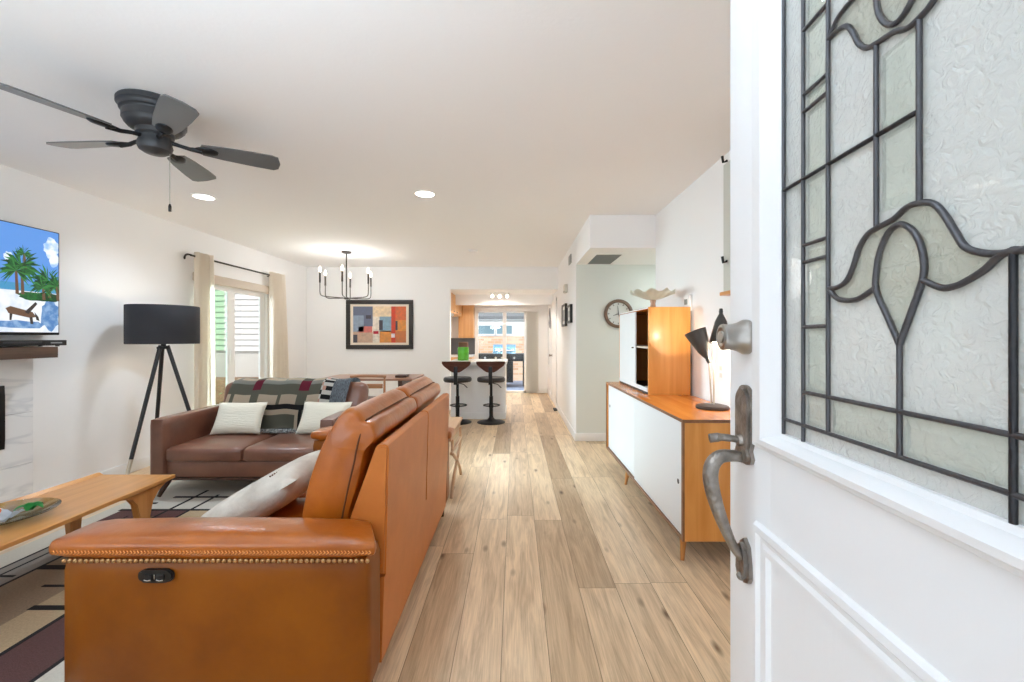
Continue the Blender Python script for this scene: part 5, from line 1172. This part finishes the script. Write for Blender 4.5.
s2 = copy_tree(s1); s2.location = (-0.363, 6.55, 0); tag(s2, 'walnut backed black bar stool at the open end of the breakfast bar')

# ------------------------------------------------------------------ outside
st(B().box((-5.0, -3.4, 2.62), (2.5, -0.28, 2.72)).out('roof_sun_block', M['trim'], None, flat=True))  # unseen roof, added to keep the sun out of the front openings
tag(B().box((-4.0, KB+T, -0.12), (4.0, 18.0, -0.02)).out('patio', M['patio'], None, flat=True), kind='structure')
tag(B().box((-12, 2.0, -0.12), (LW-T, 12.0, -0.02)).out('path', M['concrete'], None, flat=True), kind='structure')
bwl = B().box((-4.0, 13.0, -0.02), (4.0, 13.2, 1.32)).out('garden_wall', M['brick'], None, flat=True); st(bwl)
gr = thing('barbecue_grill', (-0.25, 11.5, 0), 'black barbecue grill with steel lid on the patio', 'grill')
b = B(); b.box((-1.05, 11.3, 0.66), (0.28, 11.85, 0.86), 0.01); b.out('body', M['blackpl'], gr)
b = B(); b.box((-0.62, 11.27, 0.70), (-0.06, 11.30, 0.80), 0.004); b.out('control_panel', M['black'], gr)
for x in (-0.78, -0.50, -0.34, -0.02): 
    b = B(); b.cyl((x, 11.27, 0.755), (x, 11.235, 0.755), 0.032, seg=14); b.out('knob', M['chrome'], gr)
b = B(); b.prism([(11.34, 0.862), (11.82, 0.862), (11.82, 1.02), (11.70, 1.10), (11.50, 1.10), (11.36, 1.00)], lambda u, v, w: (w, u, v), -0.58, 0.02); lid = b.out('lid', M['bluelid'], gr)
b = B(); b.cyl((-0.5, 11.31, 0.94), (-0.06, 11.31, 0.94), 0.014, seg=10); b.out('handle', M['chrome'], lid)
for x in (-1.0, -0.12, 0.0, 0.24):
    if x in (-1.0, 0.24): 
        for y in (11.36, 11.78): b = B(); b.box((x-0.03, y-0.03, 0.0), (x+0.03, y+0.03, 0.66), 0.004); b.out('leg', M['blackpl'], gr)
b = B(); b.box((-0.97, 11.34, 0.10), (-0.05, 11.8, 0.655), 0.004); b.out('cart', M['blackpl'], gr)
hs_ = thing('neighbour_house', (0, 18, 0), 'white neighbouring house with blue windows beyond the brick wall', 'house')
B().box((-6, 17.0, -0.02), (6, 20, 1.98)).out('wall', pmat('white_render', (232, 232, 230), 0.8), hs_, flat=True)
b = B(); b.prism([(16.92, 1.99), (20.5, 3.2), (20.5, 3.35), (16.92, 2.12)], lambda u, v, w: (w, u, v), -6.3, 6.3); b.out('roof', M['roof'], hs_)
for x0, x1 in ((-1.55, -0.82), (-0.72, -0.12)):
    b = B(); z0, z1 = 1.42, 1.75
    b.box((x0-0.06, 16.95, z0-0.06), (x1+0.06, 17.0, z0)); b.box((x0-0.06, 16.95, z1), (x1+0.06, 17.0, z1+0.06)); b.box((x0-0.06, 16.95, z0), (x0, 17.0, z1)); b.box((x1, 16.95, z0), (x1+0.06, 17.0, z1)); w = b.out('window', M['trim'], hs_, flat=True)
    B().box((x0, 16.97, z0), (x1, 16.99, z1)).out('pane', M['bluewin'], w, flat=True)
def clapboard_house(name, label, x0, x1, y, mat, z0, z1):
    h = thing(name, (x0, y, 0), label, 'house')
    b = B(); z = z0; e = 0.115
    while z < z1:
        b.prism([(y, z), (y-0.034, z), (y-0.010, z+e-0.007), (y, z+e-0.007)], lambda u, v, w: (w, u, v), x0, x1); z += e
    b.box((x0, y, z0), (x1, y+1.2, z1)); b.out('clapboard', mat, h, flat=True)
    B().box((x0+0.01, y+0.01, -0.02), (x1-0.01, y+1.2, z0)).out('foundation', M['stucco'], h, flat=True)
    return h
clapboard_house('neighbour_house', 'white clapboard house wall seen through the side window', -5.80, -4.05, 8.6, M['siding'], 1.02, 4.2)
gh = clapboard_house('neighbour_house', 'green clapboard house wall seen through the nearer side window pane', -9.5, -5.84, 9.0, M['gsiding'], 1.02, 2.62)
b = B(); b.prism([(8.7, 2.62), (10.3, 3.2), (10.3, 3.32), (8.7, 2.74)], lambda u, v, w: (w, u, v), -9.7, -5.84); b.out('roof', M['trim'], gh)
pb = thing('planter_bed', (-5.3, 8.2, 0), 'raised garden bed with stone edging outside the side window', 'planter')
b = B(); b.box((-7.5, 7.95, -0.02), (-4.05, 8.58, 0.50)); b.out('soil', M['soil'], pb, flat=True)
b = B(); 
x = -7.45
while x < -4.1:
    w = random.uniform(.14, .24); b.rbox((x+w/2, 7.93, 0.50), (w*0.95, 0.14, 0.10), 0.04, n=3); x += w
b.out('stone_edging', M['stucco'], pb)
for k, (x, y, z, h, lab) in enumerate(((-5.55, 7.55, -0.02, 0.55, 'low leafy green shrub outside the side window, in front of the white wall'), (-6.45, 7.45, -0.02, 0.7, 'leafy green shrub outside the side window, in front of the green wall'))):
    pt = thing('garden_shrub', (x, y, z), lab, 'shrub', 'shrubs outside the side window')
    b = B(); b.tube([(x, y, z), (x+0.02, y, z+h*0.6)], [0.02, 0.012], 6); b.out('stem', M['darkwood'], pt)
    b = B(); rnd = random.Random(k)
    for i in range(150):
        a = rnd.uniform(0, 2*pi); r = rnd.uniform(0.02, 0.30); zz = z+h*rnd.uniform(0.15, 1.0)
        c = Vector((x+r*cos(a), y+r*sin(a), zz)); d = Vector((cos(a), sin(a), rnd.uniform(-.2, .8))).normalized()*0.08; s = d.cross(Vector((0, 0, 1))).normalized()*0.028
        b.quad([c, c+d*0.5+s, c+d, c+d*0.5-s])
    b.out('foliage', M['leaf'], pt, flat=True)
